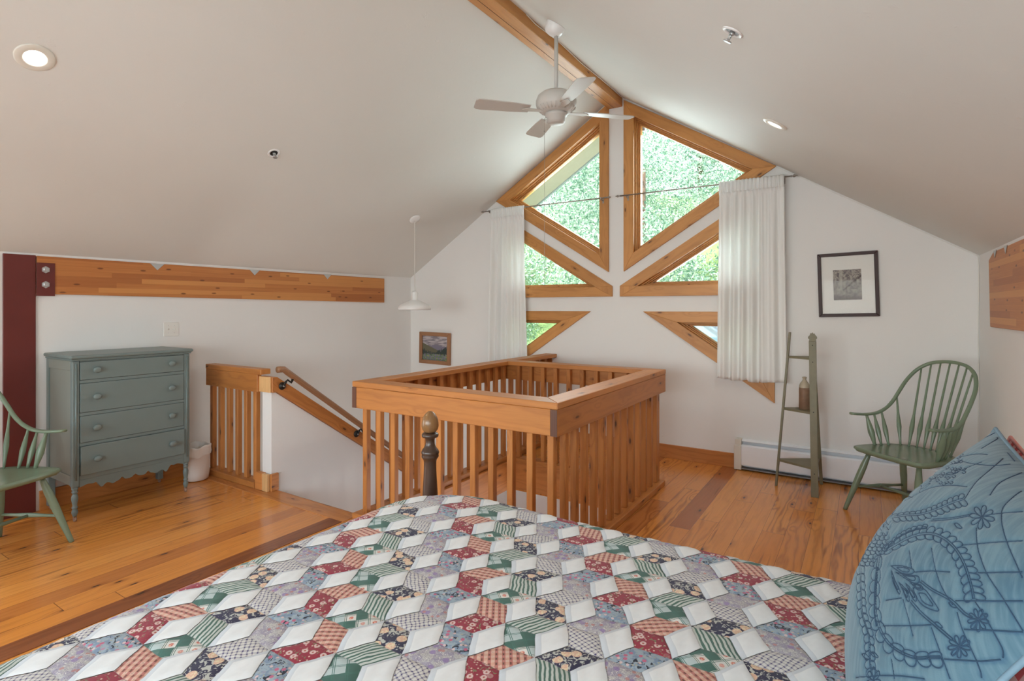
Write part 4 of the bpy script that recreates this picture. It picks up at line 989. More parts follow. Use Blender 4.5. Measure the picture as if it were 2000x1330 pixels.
def quilt():
    e = .0813; E1 = np.array([.5 * e, .866 * e]); E2 = np.array([.5 * e, -.866 * e]); E3 = np.array([e, 0.])
    T1 = np.array([1.5 * e, .866 * e]); T2 = np.array([1.5 * e, -.866 * e]); c0 = np.array([-.577, 1.196])
    n = 8; g = np.linspace(0, 1, n + 1); U, Vv = np.meshgrid(g, g, indexing='ij')
    V, F, UVc, UVp, MI = [], [], [], [], []; off = 0
    quad = [(i * (n + 1) + j, (i + 1) * (n + 1) + j, (i + 1) * (n + 1) + j + 1, i * (n + 1) + j + 1) for i in range(n) for j in range(n)]
    qa = np.array(quad)
    for m_ in range(-26, 27):
        for k in range(-26, 27):
            c = c0 + m_ * T1 + k * T2
            if not (BX0 - .55 < c[0] < .46 and BY0 - .4 < c[1] < BY1 + .55): continue
            p0 = c - (E1 + E2) / 2; p2 = c + (E1 + E2) / 2
            idx = (k + 2 + 3 * m_) % 8; idl = (k + 1 + 3 * m_) % 8
            for o, a, b, mi in ((p0, E1, E2, 0), (p2 - E2, E2, E3, 1 + idx), (p2 - E1, E1, E3, 1 + idl)):
                P = o[None, None] + U[..., None] * a + Vv[..., None] * b
                P = P + .0012 * np.stack([np.sin(P[..., 1] * 47 + 9 * P[..., 0]) + .6 * np.sin(P[..., 1] * 101 - 31 * P[..., 0]), np.sin(P[..., 0] * 53 + 5 * P[..., 1] + 1) + .6 * np.sin(P[..., 0] * 97 + 23 * P[..., 1])], -1)
                # all corners must lie on the usable cloth
                x0, y0, y1 = BX0 + RE, BY0 + RE, BY1 - RE; rc = RC - RE
                cc = P[[0, 0, -1, -1], [0, -1, 0, -1]]; dd = np.hypot(cc[:, 0] - np.maximum(cc[:, 0], x0 + rc), cc[:, 1] - np.clip(cc[:, 1], y0 + rc, y1 - rc)) - rc
                if dd.max() > .44: continue
                X, Y, Z, N = drape(P[..., 0], P[..., 1])
                puff = (1 - (2 * U - 1) ** 4) * (1 - (2 * Vv - 1) ** 4)
                wr = .0005 * np.sin(P[..., 0] * 170 + 40 * P[..., 1] + mi) * puff + .0004 * np.sin(P[..., 1] * 210 - 60 * P[..., 0])
                if mi == 0: h = .0026 * puff ** .35 + .0012
                else: h = .0018 * puff ** .4
                h = h + wr
                Q = np.stack([X, Y, Z], -1) + N * h[..., None]
                cross = a[0] * b[1] - a[1] * b[0]; q = qa if cross > 0 else qa[:, ::-1]
                V.append(Q.reshape(-1, 3)); F.append(q + off); off += (n + 1) ** 2
                rot = (idx * 1.3 + (m_ * 7 + k * 3) * .61); offu = m_ * .371 + mi * .77; cr, sr_ = cos(rot), sin(rot)
                pc = P.reshape(-1, 2) - c; uc = np.stack([pc[:, 0] * cr - pc[:, 1] * sr_ + offu + 3, pc[:, 0] * sr_ + pc[:, 1] * cr + k * .233 + 3], -1)
                if mi in (6,): uc = pc + np.array([.01, .0])+ 3
                UVc.append(uc[q.ravel()]); up = np.stack([U.ravel(), Vv.ravel()], -1); UVp.append(up[q.ravel()]); MI += [mi] * len(q)
    V = np.concatenate(V); F = np.concatenate(F)
    m = M(); m.v = V.tolist(); m.f = F.tolist(); m.sm = [True] * len(F); m.mi = MI
    o = build('patchwork_quilt', m, FM, label='white, red, green and navy patchwork quilt spread over the bed', cat='quilt', uvs={'UVMap': np.concatenate(UVc), 'Patch': np.concatenate(UVp)})
quilt()

# pillows
def denim():
    t = NT('blue_quilted_cotton'); u, v, _ = t.sep(t.uv()); d = t.sep(t.uv('Patch'))[0]
    st = t.noise(t.com(t.ma('MULTIPLY', t.ma('SUBTRACT', u, v), 9.), t.ma('MULTIPLY', t.ma('ADD', u, v), 70.)), 1., 3)
    c = t.mix(t.ss(st, .38, .66), (.058, .128, .187), (.105, .188, .243))
    c = t.mix(t.ss(t.noise(t.com(u, v), 4, 3), .35, .65, 0., .35), c, (.155, .25, .295))
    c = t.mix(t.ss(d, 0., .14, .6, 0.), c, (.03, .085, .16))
    t.bump(t.noise(t.com(u, v), 420, 2), .25, .0008)
    return t.fin(c, .9, 0, .1, Sheen_Weight=.2)
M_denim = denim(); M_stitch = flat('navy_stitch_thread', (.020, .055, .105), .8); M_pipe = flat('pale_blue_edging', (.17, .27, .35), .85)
STITCH = '''164,68 208,155 240,234 271,308 311,375 364,432 433,471 506,491 575,496 637,488 692,472 740,450 782,425 818,396;155,98 196,181 226,257 261,330 306,396 367,452 441,487 515,504 584,506 645,497 699,480 745,458 786,433 821,405;134,62 112,61 99,64 92,74 97,93 114,111 134,122 150,124 161,120;167,121 145,121 131,124 123,135 126,152 140,169 160,178 176,179 187,175;194,176 170,176 156,180 146,191 147,207 160,222 179,231 195,231 208,227;215,228 191,230 177,235 166,245 167,261 179,276 198,283 215,282 227,278;235,279 212,283 199,290 190,301 192,317 205,330 224,335 240,333 252,327;259,327 238,335 226,342 219,355 222,370 236,382 255,384 270,380 281,373;288,373 269,383 259,392 253,406 258,420 273,430 291,430 305,424 315,416;323,415 308,429 302,440 300,454 309,467 325,474 341,471 352,462 358,452;366,451 356,467 353,479 356,493 367,504 384,508 397,502 405,491 408,480;414,477 410,495 411,507 417,520 430,529 446,530 457,521 461,510 461,499;465,494 465,512 468,524 477,536 491,543 505,541 513,531 515,519 512,508;514,503 517,521 522,533 532,544 547,549 559,545 565,535 564,523 560,512;561,507 567,524 574,535 585,545 599,548 610,543 614,531 611,519 605,509;605,504 613,521 621,531 633,540 647,541 656,535 658,523 653,512 646,502;645,497 655,513 664,523 676,530 689,531 697,524 697,512 691,500 683,491;681,486 693,502 702,511 715,517 727,517 734,509 732,497 726,486 717,478;715,473 727,488 736,497 748,503 760,502 766,494 763,482 756,471 748,463;745,458 757,473 767,482 779,488 789,486 794,478 792,465 784,455 776,447;773,442 786,456 796,464 807,469 817,468 821,459 818,446 810,436 802,428;798,424 811,438 821,446 833,450 842,448 846,438 841,426 834,416 825,409;164,68 183,73 197,81 215,98 230,121 235,142 230,152 220,151 208,144;203,144 222,148 236,156 252,172 264,193 268,212 261,221 250,221 238,214;233,213 252,218 266,225 281,239 292,259 293,277 286,286 274,285 262,279;257,279 277,281 291,287 308,299 321,318 325,335 318,344 306,345 293,340;288,340 308,340 323,344 341,354 356,370 362,386 357,396 345,398 332,395;327,396 345,392 361,393 380,399 399,412 409,426 406,436 395,440 382,440;377,442 393,434 407,431 427,432 448,440 462,451 462,461 454,468 442,471;438,473 450,462 462,456 480,452 501,455 517,462 520,472 515,481 504,486;501,490 510,477 520,469 536,462 556,461 571,466 576,475 572,485 564,492;562,496 568,481 575,471 589,462 606,457 621,460 627,468 625,478 618,487;617,492 621,476 626,465 637,453 652,446 666,446 673,454 672,465 668,475;667,480 669,463 673,452 682,438 695,429 708,429 714,436 715,447 712,458;712,463 712,446 715,433 722,419 734,409 746,407 752,415 753,427 751,438;751,443 751,425 753,412 759,397 769,386 780,384 786,392 788,404 786,416;787,421 785,402 786,389 790,373 799,360 809,358 815,365 818,378 817,390;142,30 226,-9 301,-48 368,-86 429,-123 490,-154 553,-173 617,-180 681,-170 740,-142 790,-103 831,-58 859,0 885,52;149,-4 230,-41 303,-78 368,-114 429,-149 491,-177 557,-192 622,-195 688,-181 748,-149 797,-110 838,-62 865,-5 889,44;113,10 144,28 170,36 205,37 239,26 259,8 258,-10 244,-23 223,-29;216,-35 243,-17 266,-10 296,-9 326,-19 344,-37 343,-55 330,-67 312,-74;305,-80 329,-63 350,-55 377,-54 404,-63 420,-81 419,-99 407,-111 390,-118;384,-124 406,-106 424,-98 449,-96 474,-104 489,-121 489,-138 478,-151 462,-158;459,-164 478,-145 494,-135 518,-129 544,-133 560,-145 562,-161 554,-174 540,-183;537,-188 552,-169 567,-157 589,-148 614,-147 632,-155 636,-168 629,-181 618,-191;618,-195 628,-176 639,-162 658,-148 682,-139 701,-140 708,-150 705,-162 696,-174;698,-177 701,-159 708,-144 722,-126 742,-109 760,-102 769,-106 770,-117 765,-130;766,-135 766,-118 770,-104 781,-85 797,-67 812,-58 821,-61 823,-71 820,-84;823,-83 818,-70 818,-57 821,-37 831,-14 843,3 851,6 856,-1 856,-12;859,-18 854,-4 854,9 857,28 866,50 876,65 884,66 888,59 888,47;142,30 111,4 97,-15 96,-39 119,-57 157,-62 192,-53 214,-37 224,-19;233,-12 206,-39 193,-59 192,-83 211,-102 244,-107 275,-96 295,-79 305,-62;312,-55 288,-82 276,-103 274,-128 291,-147 320,-151 349,-140 368,-122 377,-103;384,-96 361,-124 350,-146 348,-171 363,-190 389,-194 416,-181 433,-162 442,-143;449,-135 430,-164 422,-186 422,-210 439,-226 465,-227 489,-211 504,-192 510,-172;516,-164 502,-194 498,-215 503,-236 522,-247 547,-243 568,-225 578,-205 581,-187;585,-178 578,-207 579,-226 588,-243 609,-248 632,-239 648,-220 654,-201 653,-184;655,-176 656,-202 662,-216 675,-227 696,-226 716,-212 725,-193 726,-175 721,-162;721,-153 730,-172 740,-182 756,-185 775,-176 789,-159 793,-140 789,-126 781,-117;779,-112 789,-129 800,-137 814,-138 830,-129 841,-112 842,-94 837,-80 828,-73;825,-66 841,-72 852,-72 866,-65 878,-48 882,-28 879,-13 870,-6 860,-6;857,-5 871,-14 881,-16 894,-11 905,3 909,21 906,37 898,45 889,48;-159,-267 -1,-249 106,-253 194,-261 267,-275 327,-294 392,-303 461,-300 521,-301 565,-317 598,-343 629,-370 662,-392 696,-408;-47,-230 68,-230 158,-239 234,-250 300,-266 355,-285 417,-290 481,-288 536,-291 578,-310 609,-336 638,-362 670,-383 702,-398;-107,-236 -50,-204 -12,-187 32,-173 70,-169 89,-177 83,-192 62,-207 32,-221;21,-229 61,-204 90,-190 125,-180 156,-179 172,-187 167,-202 149,-216 125,-228;115,-234 148,-213 172,-200 202,-191 229,-191 243,-200 239,-214 224,-227 203,-237;195,-244 223,-224 244,-213 270,-205 294,-205 307,-214 303,-228 289,-240 271,-250;264,-256 289,-238 307,-228 330,-221 351,-223 361,-233 357,-247 344,-259 328,-268;321,-273 343,-256 361,-246 382,-239 402,-241 411,-250 408,-264 396,-275 381,-284;374,-289 393,-270 409,-259 430,-249 452,-246 465,-251 465,-262 456,-274 442,-284;437,-290 453,-272 467,-261 486,-251 506,-248 519,-252 519,-263 511,-274 499,-284;495,-289 510,-273 523,-262 540,-254 558,-252 569,-257 569,-268 561,-279 550,-288;547,-294 562,-280 574,-272 588,-268 602,-271 608,-280 605,-293 597,-303 587,-310;583,-314 598,-301 609,-294 622,-291 634,-295 639,-306 635,-319 627,-329 617,-335;613,-339 627,-326 638,-319 650,-316 662,-320 666,-331 663,-344 655,-354 645,-360;641,-364 654,-349 664,-342 677,-337 689,-340 695,-349 692,-361 684,-371 675,-379;671,-383 683,-368 693,-360 706,-354 718,-355 724,-364 722,-375 715,-386 706,-393;-159,-267 -280,-336 -313,-362 -305,-376 -299,-396 -142,-333 -68,-300 -31,-276 -14,-258;-1,-249 -43,-280 -66,-302 -70,-322 -39,-326 12,-315 57,-295 84,-276 96,-260;106,-253 75,-279 60,-297 59,-314 83,-321 121,-315 156,-299 177,-282 186,-268;194,-261 169,-285 157,-302 156,-318 175,-327 206,-323 235,-310 253,-295 261,-281;267,-275 245,-297 234,-313 231,-331 245,-342 270,-342 295,-330 312,-315 320,-301;327,-294 309,-315 302,-330 304,-345 320,-352 346,-348 368,-336 382,-322 387,-309;392,-303 380,-323 376,-335 383,-346 402,-349 427,-342 447,-328 456,-315 458,-305;461,-300 450,-319 447,-331 453,-342 469,-347 490,-342 507,-330 516,-317 517,-307;521,-301 509,-320 504,-333 505,-347 516,-357 533,-356 548,-347 557,-335 561,-323;565,-317 553,-335 546,-349 545,-366 552,-378 565,-381 580,-373 589,-361 595,-349;598,-343 586,-362 580,-376 578,-393 584,-406 597,-409 611,-401 620,-388 625,-376;629,-370 618,-389 613,-403 612,-419 619,-430 632,-431 646,-422 654,-409 659,-397;662,-392 652,-411 648,-424 648,-438 657,-448 670,-447 683,-437 690,-425 694,-413;194,-26 231,-39 266,-53 299,-68 329,-83 356,-99 382,-116 407,-132 431,-148 454,-164 478,-179 503,-190 530,-199 555,-207;219,-23 254,-36 286,-50 317,-65 345,-80 371,-96 395,-112 419,-128 442,-144 464,-159 486,-173 511,-183 536,-192 560,-200;-209,187 -111,252 -41,305 20,352 76,393 116,431 143,469 162,504 174,539 182,572 186,605 189,636 195,666 202,695;-211,209 -118,270 -48,322 14,367 66,406 101,442 125,477 143,512 154,545 162,577 164,609 168,640 175,670 181,698;-266,177 -295,172 -302,175 -286,190 -246,215 -204,237 -174,250 -159,252 -154,248;-148,249 -166,249 -172,253 -165,264 -143,282 -116,299 -93,308 -80,309 -76,305;-70,306 -84,308 -89,312 -84,323 -67,338 -44,352 -25,358 -13,358 -9,354;-4,354 -17,358 -21,363 -17,373 -2,387 19,398 36,403 46,402 50,397;52,395 38,398 32,403 32,413 42,425 58,436 74,441 85,439 90,435;93,433 78,436 69,440 65,449 70,461 83,472 97,476 109,475 116,471;121,470 104,473 94,477 88,486 90,497 100,508 115,512 127,511 135,506;140,505 122,508 111,513 103,521 102,532 111,542 125,546 138,545 148,541;153,540 134,543 122,547 112,555 110,566 117,576 131,579 145,578 156,574;161,573 141,576 128,580 116,588 112,599 118,608 132,612 146,610 158,606;164,606 143,610 130,614 117,623 112,633 119,642 133,645 148,643 161,639;168,638 146,643 132,649 120,657 117,668 124,676 140,677 156,675 168,670;175,669 152,675 138,680 125,689 121,699 129,706 146,708 162,705 175,699;-209,187 -146,201 -106,213 -62,230 -29,249 -19,264 -33,270 -60,267 -91,259;-104,257 -58,265 -25,273 10,286 37,302 45,316 32,322 8,321 -19,314;-30,313 9,317 38,322 70,332 95,346 102,359 91,366 70,367 45,363;35,362 71,364 96,367 125,375 147,388 154,400 143,407 123,408 101,406;91,406 125,408 149,413 173,421 191,433 193,445 179,451 159,451 138,447;129,447 161,450 183,455 205,464 219,476 218,486 203,491 182,491 162,487;153,487 185,490 206,495 227,503 238,515 235,525 219,530 198,529 179,525;170,525 201,528 222,533 241,541 251,553 246,563 229,567 208,566 189,562;180,561 212,565 231,570 250,578 258,589 252,599 234,603 213,602 194,598;185,597 217,600 237,605 255,613 263,623 256,633 237,637 216,636 197,632;188,631 221,633 242,636 262,643 271,653 265,662 247,667 225,667 205,664;195,664 229,665 250,667 270,673 280,682 274,691 255,697 233,697 212,695;168,92 169,120 169,147 169,174 170,202 174,229 183,257 194,285 207,312 221,338 238,363 257,387 276,410 294,432;156,98 156,125 156,152 157,179 158,206 164,234 174,262 185,289 199,316 214,341 231,366 250,390 268,412 286,434;155,87 141,84 131,84 123,90 120,101 124,114 134,124 144,127 152,126;156,128 142,125 132,125 123,131 119,142 123,155 133,164 143,167 152,166;156,168 141,165 131,167 122,172 119,184 124,197 134,205 145,208 154,207;159,208 144,208 134,210 127,217 127,229 134,242 146,249 157,251 165,249;169,250 155,250 146,254 140,261 142,274 151,286 163,292 174,293 182,290;186,290 172,293 164,296 160,305 163,317 172,328 185,334 195,333 202,330;207,330 194,333 186,338 183,347 187,359 198,369 210,373 220,372 227,367;231,367 219,372 213,377 211,387 217,398 228,407 241,410 250,408 255,403;259,402 247,407 242,413 239,422 245,433 256,441 268,443 277,440 283,435;-382,-136 -242,-73 -173,-27 -222,-27;-323,-69 -192,-30 -105,10 -69,41 -101,48;-132,28 -71,38 -14,66 12,92 -15,100;-38,90 9,95 54,117 75,140 51,149;-368,-173 -224,-94 -296,-103;-379,-130 -199,-70 -107,-26 -67,7 -99,13;-105,-1 -48,8 8,36 34,62 9,71;6,71 49,74 91,96 111,119 89,128;54,109 92,110 130,129 147,151 126,161;-362,-193 -213,-111 -279,-118;-371,-165 -193,-103 -98,-57 -58,-24 -89,-17;-100,-21 -43,-12 13,17 40,43 15,52;14,40 57,44 100,66 120,89 99,99;71,79 108,80 146,100 163,122 143,132;-359,-227 -196,-137 -253,-141;-362,-196 -224,-152 -112,-97 -66,-61 -97,-54;-113,-70 -53,-59 7,-28 37,1 13,10;-11,-4 35,1 82,25 104,50 83,60;75,54 112,56 150,76 167,98 148,109;-345,-270 -222,-197 -301,-211;-350,-236 -172,-171 -76,-122 -33,-86 -60,-78;-99,-96 -41,-84 20,-53 49,-24 26,-15;31,-14 73,-10 116,13 138,37 118,48;78,22 115,24 153,45 172,68 153,78;-333,-302 -190,-217 -245,-222;-345,-273 -205,-224 -89,-165 -40,-126 -67,-118;-73,-123 -18,-113 41,-82 71,-52 50,-43;32,-54 74,-50 119,-26 141,0 122,10;-370,-343 -153,-221 -194,-220;-232,-246 -127,-212 -38,-165 4,-129 -20,-120;-51,-138 2,-128 59,-97 88,-68 68,-58;33,-84 75,-79 121,-54 145,-28 126,-17;-388,-96 -259,-26 -370,-50;-399,-59 -220,-2 -128,40 -91,70 -126,76;-144,69 -82,79 -25,105 -1,130 -29,138;-274,-305 -138,-255 -40,-202 6,-164 -17,-155;-57,-179 -3,-168 58,-135 90,-104 70,-94;59,-105 99,-100 143,-75 167,-49 149,-38;-104,91 -15,116 -20,143;-151,123 -54,151 -61,177;-408,-13 -203,58 -205,87;-297,-19 -288,15;-416,27 -225,91 -231,119;-290,105 -143,150 -152,176;338,93 371,127 413,166 460,201 498,224 516,222 517,206 495,177 455,144 395,116 338,93;392,129 408,147 430,168 455,187 477,200 487,199 488,190 475,174 453,155 421,140 392,129;416,109 455,138 499,172 532,205 558,228 579,225 588,212 582,195 556,173 489,141 416,109;470,143 489,158 512,176 530,194 545,207 557,206 562,198 558,189 544,176 507,159 470,143;550,165 577,188 607,210 627,214 637,210 631,196 614,180 581,171 550,165;574,177 589,190 605,202 616,204 622,202 619,194 609,185 591,180 574,177;589,161 611,190 642,217 679,222 715,219 748,218 766,210 750,189 721,166 695,153 665,148 625,154 589,161;636,175 647,190 663,204 683,207 703,206 722,205 732,201 723,189 706,176 692,169 675,166 654,170 636,175;377,83 410,71 455,58 507,56 546,58 552,67 540,76 512,78 473,77 422,81 377,83;427,79 444,71 467,64 496,63 518,64 522,69 515,75 499,75 477,75 450,77 427,79;489,96 519,96 555,94 591,88 618,85 627,92 622,102 604,113 576,119 531,109 489,96;529,98 545,98 564,97 584,94 599,92 604,96 601,101 591,107 575,111 551,105 529,98;535,135 566,131 601,126 629,124 649,125 656,132 652,141 631,149 602,152 566,144 535,135;570,136 586,133 605,131 620,130 631,130 636,134 633,139 622,143 605,145 586,141 570,136;594,220 674,248 766,297 836,305 867,321;593,233 672,260 764,309 834,317 866,332;636,96 716,110 783,131 833,146 877,159;636,110 715,123 783,144 833,159 876,171;252,476 335,572 384,669;244,489 326,584 374,680;422,714 438,753 456,799 473,839 484,867;564,545 598,601 635,668 669,729 693,773;741,511 762,546 788,590 813,633 832,666;520,222 554,269 594,323 632,367 659,398;781,321 816,379 856,448 891,515 916,565;503,-50 544,8 580,61;595,-154 651,-83 709,-2 756,72 787,126;878,253 903,299 931,356 957,410 974,451;900,60 932,123 965,199 985,273;574,-565 670,-444 747,-332 794,-261 831,-203 869,-144 895,-103;256,925 327,876 411,815 511,772 611,737 706,705 781,678 826,658 851,646;499,656 554,629 625,595 697,566 764,540 821,525 874,510 934,482 972,456;461,393 529,368 604,338 658,319 706,306 754,298 787,294;819,286 843,268 878,242 919,215 954,186 976,158 985,136;362,262 426,242 483,220;593,65 640,50 693,29 734,8 762,-8;832,396 880,381 931,356 972,323 985,288;795,116 824,100 864,76 911,42 945,10;747,-211 779,-236 809,-262;435,712 450,740 468,752 483,751 494,746 496,736 480,724 435,712;435,712 485,719 515,716 528,709 531,701 521,696 492,698 435,712;435,712 490,693 514,677 518,667 512,663 497,665 471,680 435,712;435,712 463,678 467,658 460,651 448,651 436,660 429,680 435,712;435,712 419,682 398,670 381,669 370,675 369,685 388,699 435,712;435,712 382,704 345,706 328,713 325,720 337,726 373,725 435,712;435,712 375,730 343,746 336,755 344,760 363,758 395,744 435,712;435,712 404,745 396,764 403,771 416,770 431,762 440,743 435,712;884,342 894,366 901,375 906,374 908,369 907,361 900,351 884,342;884,342 901,346 911,343 915,337 915,330 911,326 901,328 884,342;884,342 901,324 908,310 909,301 907,297 902,299 894,312 884,342;884,342 892,310 894,292 892,284 888,284 884,291 882,309 884,342;884,342 879,311 874,296 869,294 866,297 865,306 870,322 884,342;884,342 868,326 857,322 852,326 851,332 854,339 864,343 884,342;884,342 864,348 853,357 850,365 851,371 856,372 868,364 884,342;884,342 869,367 863,385 864,393 867,395 872,391 878,374 884,342;884,342 881,374 883,391 886,396 890,394 892,386 891,369 884,342;905,169 916,197 924,208 928,208 930,202 928,193 921,181 905,169;905,169 922,176 931,174 934,168 934,161 930,156 921,157 905,169;905,169 920,152 926,138 927,129 924,124 920,125 913,138 905,169;905,169 911,136 911,116 909,107 905,107 902,114 901,134 905,169;905,169 899,135 892,118 887,114 884,118 884,128 891,146 905,169;905,169 889,150 878,144 873,147 872,154 876,162 886,169 905,169;905,169 887,174 877,182 874,191 876,197 881,199 891,192 905,169;905,169 893,196 889,214 890,223 893,226 897,222 902,204 905,169;905,169 905,205 907,224 911,230 914,228 916,219 914,200 905,169;721,-405 739,-372 753,-359 761,-360 765,-368 763,-379 750,-393 721,-405;721,-405 750,-400 765,-407 769,-416 767,-426 759,-431 744,-427 721,-405;721,-405 740,-433 744,-454 740,-466 733,-471 725,-466 719,-446 721,-405;721,-405 713,-446 702,-468 691,-474 684,-470 684,-458 695,-435 721,-405;721,-405 691,-429 672,-435 663,-429 663,-419 670,-408 690,-401 721,-405;721,-405 692,-393 679,-378 678,-366 684,-358 694,-358 708,-371 721,-405;721,-405 713,-368 715,-345 722,-337 729,-337 735,-346 734,-368 721,-405;386,578 398,594 455,598 429,579 386,578;769,284 777,300 805,302 789,283 769,284;789,148 798,165 824,168 809,148 789,148;550,-425 580,-389 632,-365 592,-407 550,-425;613,-342 635,-312 679,-293 647,-329 613,-342;-350,709 -299,718 -319,731 -356,724;-611,542 -617,559;-109,668 -73,674 -88,687 -113,683;-310,740 -265,747 -285,760 -317,754;-379,575 -310,590 -326,604 -375,593;-150,645 -111,652 -126,665 -154,660;-577,479 -582,496;-277,716 -233,723 -252,736 -284,731;-216,658 -173,666 -189,680 -220,674;-443,550 -355,571 -372,585 -433,570;-513,727 -443,740 -467,753 -517,743;-728,711 -566,745 -596,757 -701,735;-390,691 -333,702 -353,715 -394,707;-748,734 -623,762 -657,772 -765,748;-257,760 -217,766 -237,779 -266,774;-146,624 -106,631 -120,645 -148,640;-198,695 -158,701 -175,714 -204,709;-530,442 -557,454;-289,586 -235,598 -249,612 -288,603;-199,755 -162,760 -181,773 -208,768;-671,648 -688,662;-394,626 -329,639 -347,652 -394,643;-506,653 -421,670 -443,683 -504,670;-622,565 -637,579;-595,689 -492,710 -518,722 -590,707;-475,751 -414,761 -438,774 -481,766;-204,605 -160,614 -173,628 -205,621;-339,615 -281,627 -297,641 -339,632;-471,222 -339,332 -273,412 -234,481 -197,540 -153,589 -106,630 -63,665 -17,698 28,725 56,743;-628,579 -564,646 -496,705 -470,739;-705,685 -601,760 -534,816 -495,855 -463,880 -430,897 -408,907;202,695 162,721 98,756 35,791 -15,822 -62,853 -113,881 -175,911 -243,938 -296,956;-531,749 -362,798 -273,837 -213,873 -179,903 -168,929 -174,950 -183,965;-594,892 -620,911 -659,937 -696,959 -727,976 -756,985 -780,985;-866,851 -894,888 -898,926 -892,961 -901,984;246,809 212,827 160,853 110,882 65,916 15,952 -33,976;-418,984 -387,985 -344,985 -308,985 -281,985 -263,985 -253,985'''
def stitches():
    L = []
    for l in STITCH.split(';'):
        p = np.array([[int(q) / 1000 for q in c.split(',')] for c in l.split()])
        n = len(p); o = []
        for i in range(n - 1):                                  # smooth the traced stitch line
            p0, p1, p2, p3 = p[max(0, i - 1)], p[i], p[i + 1], p[min(n - 1, i + 2)]
            for k in range(3):
                t = k / 3; o.append(.5 * ((2 * p1) + (-p0 + p2) * t + (2 * p0 - 5 * p1 + 4 * p2 - p3) * t * t + (-p0 + 3 * p1 - 3 * p2 + p3) * t ** 3))
        o.append(p[-1]); o = np.array(o); L.append(o)
        q = o * [-1, 1] + [.2, 0]
        if q[:, 0].max() < -.22: L.append(q.clip(-.985, .985))
    return L
def pillow(label, corner_lo, corner_hi, Adir, W, thick, mat, quilted, name='pillow', cat='pillow', ex=2.0666, pw=.6344, ca=.117, cb=.0424):
    # corner_lo/hi: the far bottom and far top corners; A runs towards the camera
    lo, hi = np.array(corner_lo), np.array(corner_hi); A = np.array(Adir) / np.linalg.norm(Adir); Bv = hi - lo; H_ = np.linalg.norm(Bv); Bv = Bv / H_
    C = (lo + hi) / 2 + A * W / 2; N = np.cross(A, Bv); N = N / np.linalg.norm(N); N = N * (-1 if N[0] > 0 else 1)
    def surf(a, b, sgn=1, lift=0):
        a, b = np.asarray(a, float), np.asarray(b, float)
        ea = 1 - ca * (1 - b ** 2); eb = 1 - cb * (1 - a ** 2)
        h = ((1 - np.abs(a) ** ex) * (1 - np.abs(b) ** ex)).clip(0) ** pw * thick
        aa, bb_ = a * ea, b * eb
        return C + aa[..., None] * (W / 2) * A + bb_[..., None] * (H_ / 2) * Bv + (sgn * h + lift * sgn)[..., None] * N
    n = 260 if quilted else 60; g = np.linspace(-1, 1, n); gg = np.sign(g) * (1 - (1 - np.abs(g)) ** 1.15)
    Ag, Bg = np.meshgrid(gg, gg, indexing='ij'); dist = np.full(Ag.shape, .05)
    t = thing(name, label, cat, tuple(lo))
    if quilted:
        L = stitches(); pts = np.concatenate([np.stack([np.interp(np.linspace(0, 1, max(2, int(np.sum(np.hypot(*np.diff(l, axis=0).T)) / .006))), np.linspace(0, 1, len(l)), l[:, i]) for i in (0, 1)], -1) for l in L])
        kd = kdtree.KDTree(len(pts))
        for i, p in enumerate(pts): kd.insert((p[0], p[1], 0), i)
        kd.balance(); dist = np.array([kd.find((a, b, 0))[2] for a, b in zip(Ag.ravel(), Bg.ravel())]).reshape(Ag.shape)
    lift = .0034 * np.clip(dist / .028, 0, 1) ** .5 if quilted else 0 * dist
    for sgn, nm in ((1, 'front_cover'), (-1, 'back_cover')):
        if sgn < 0: q = 40; Aq, Bq_ = np.meshgrid(np.linspace(-1, 1, q), np.linspace(-1, 1, q), indexing='ij'); P = surf(Aq, Bq_, -.3, np.zeros(Aq.shape))
        else: q = n; Aq, Bq_ = Ag, Bg; P = surf(Ag, Bg, 1, lift * (1 - np.maximum(np.abs(Ag), np.abs(Bg)) ** 12))
        F = [(i * q + j, (i + 1) * q + j, (i + 1) * q + j + 1, i * q + j + 1) for i in range(q - 1) for j in range(q - 1)]
        nrm = np.cross(P[q // 2 + 1, q // 2] - P[q // 2, q // 2], P[q // 2, q // 2 + 1] - P[q // 2, q // 2])
        if np.dot(nrm, N * sgn) < 0: F = [f[::-1] for f in F]
        m = M(); m.v = P.reshape(-1, 3).tolist(); m.f = F; m.sm = [True] * len(F); m.mi = [0] * len(F)
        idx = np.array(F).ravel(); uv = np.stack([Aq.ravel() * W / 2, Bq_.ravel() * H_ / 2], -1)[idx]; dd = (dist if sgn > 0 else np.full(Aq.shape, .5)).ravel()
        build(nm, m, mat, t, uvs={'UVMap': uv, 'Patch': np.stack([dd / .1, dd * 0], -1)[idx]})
    if quilted:
        m = M()
        for l in L:
            a, b = l[:, 0], l[:, 1]
            m.tube(surf(a, b, 1, np.full(a.shape, .0008)).tolist(), .00105, 5)
        build('stitching', m, M_stitch, t, label='dark blue feather and flower stitching')
    e = np.linspace(-1, 1, 40); ring = [(a, -1) for a in e] + [(1, b) for b in e] + [(a, 1) for a in e[::-1]] + [(-1, b) for b in e[::-1]] + [(-1 + .02, -1)]
    r = np.array(ring); m = M().tube(surf(r[:, 0], r[:, 1], 1, np.zeros(len(r))).tolist(), .004, 8); build('piping', m, M_pipe if quilted else mat, t)
    return t
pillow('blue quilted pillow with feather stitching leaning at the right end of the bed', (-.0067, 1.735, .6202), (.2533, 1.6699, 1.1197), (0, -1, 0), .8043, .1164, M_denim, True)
def redplaid():
    t = NT('pink_plaid_cotton'); u, v, _ = t.sep(t.uv()); a, b = t.ma('FRACT', t.ma('MULTIPLY', u, 22.)), t.ma('FRACT', t.ma('MULTIPLY', v, 22.))
    c = t.mix(t.ss(a, .5, .55, 0., .7), (.55, .09, .09), (.72, .45, .42)); c = t.mix(t.ss(b, .6, .65, 0., .6), c, (.75, .55, .50)); return t.fin(c, .9, 0, .1)
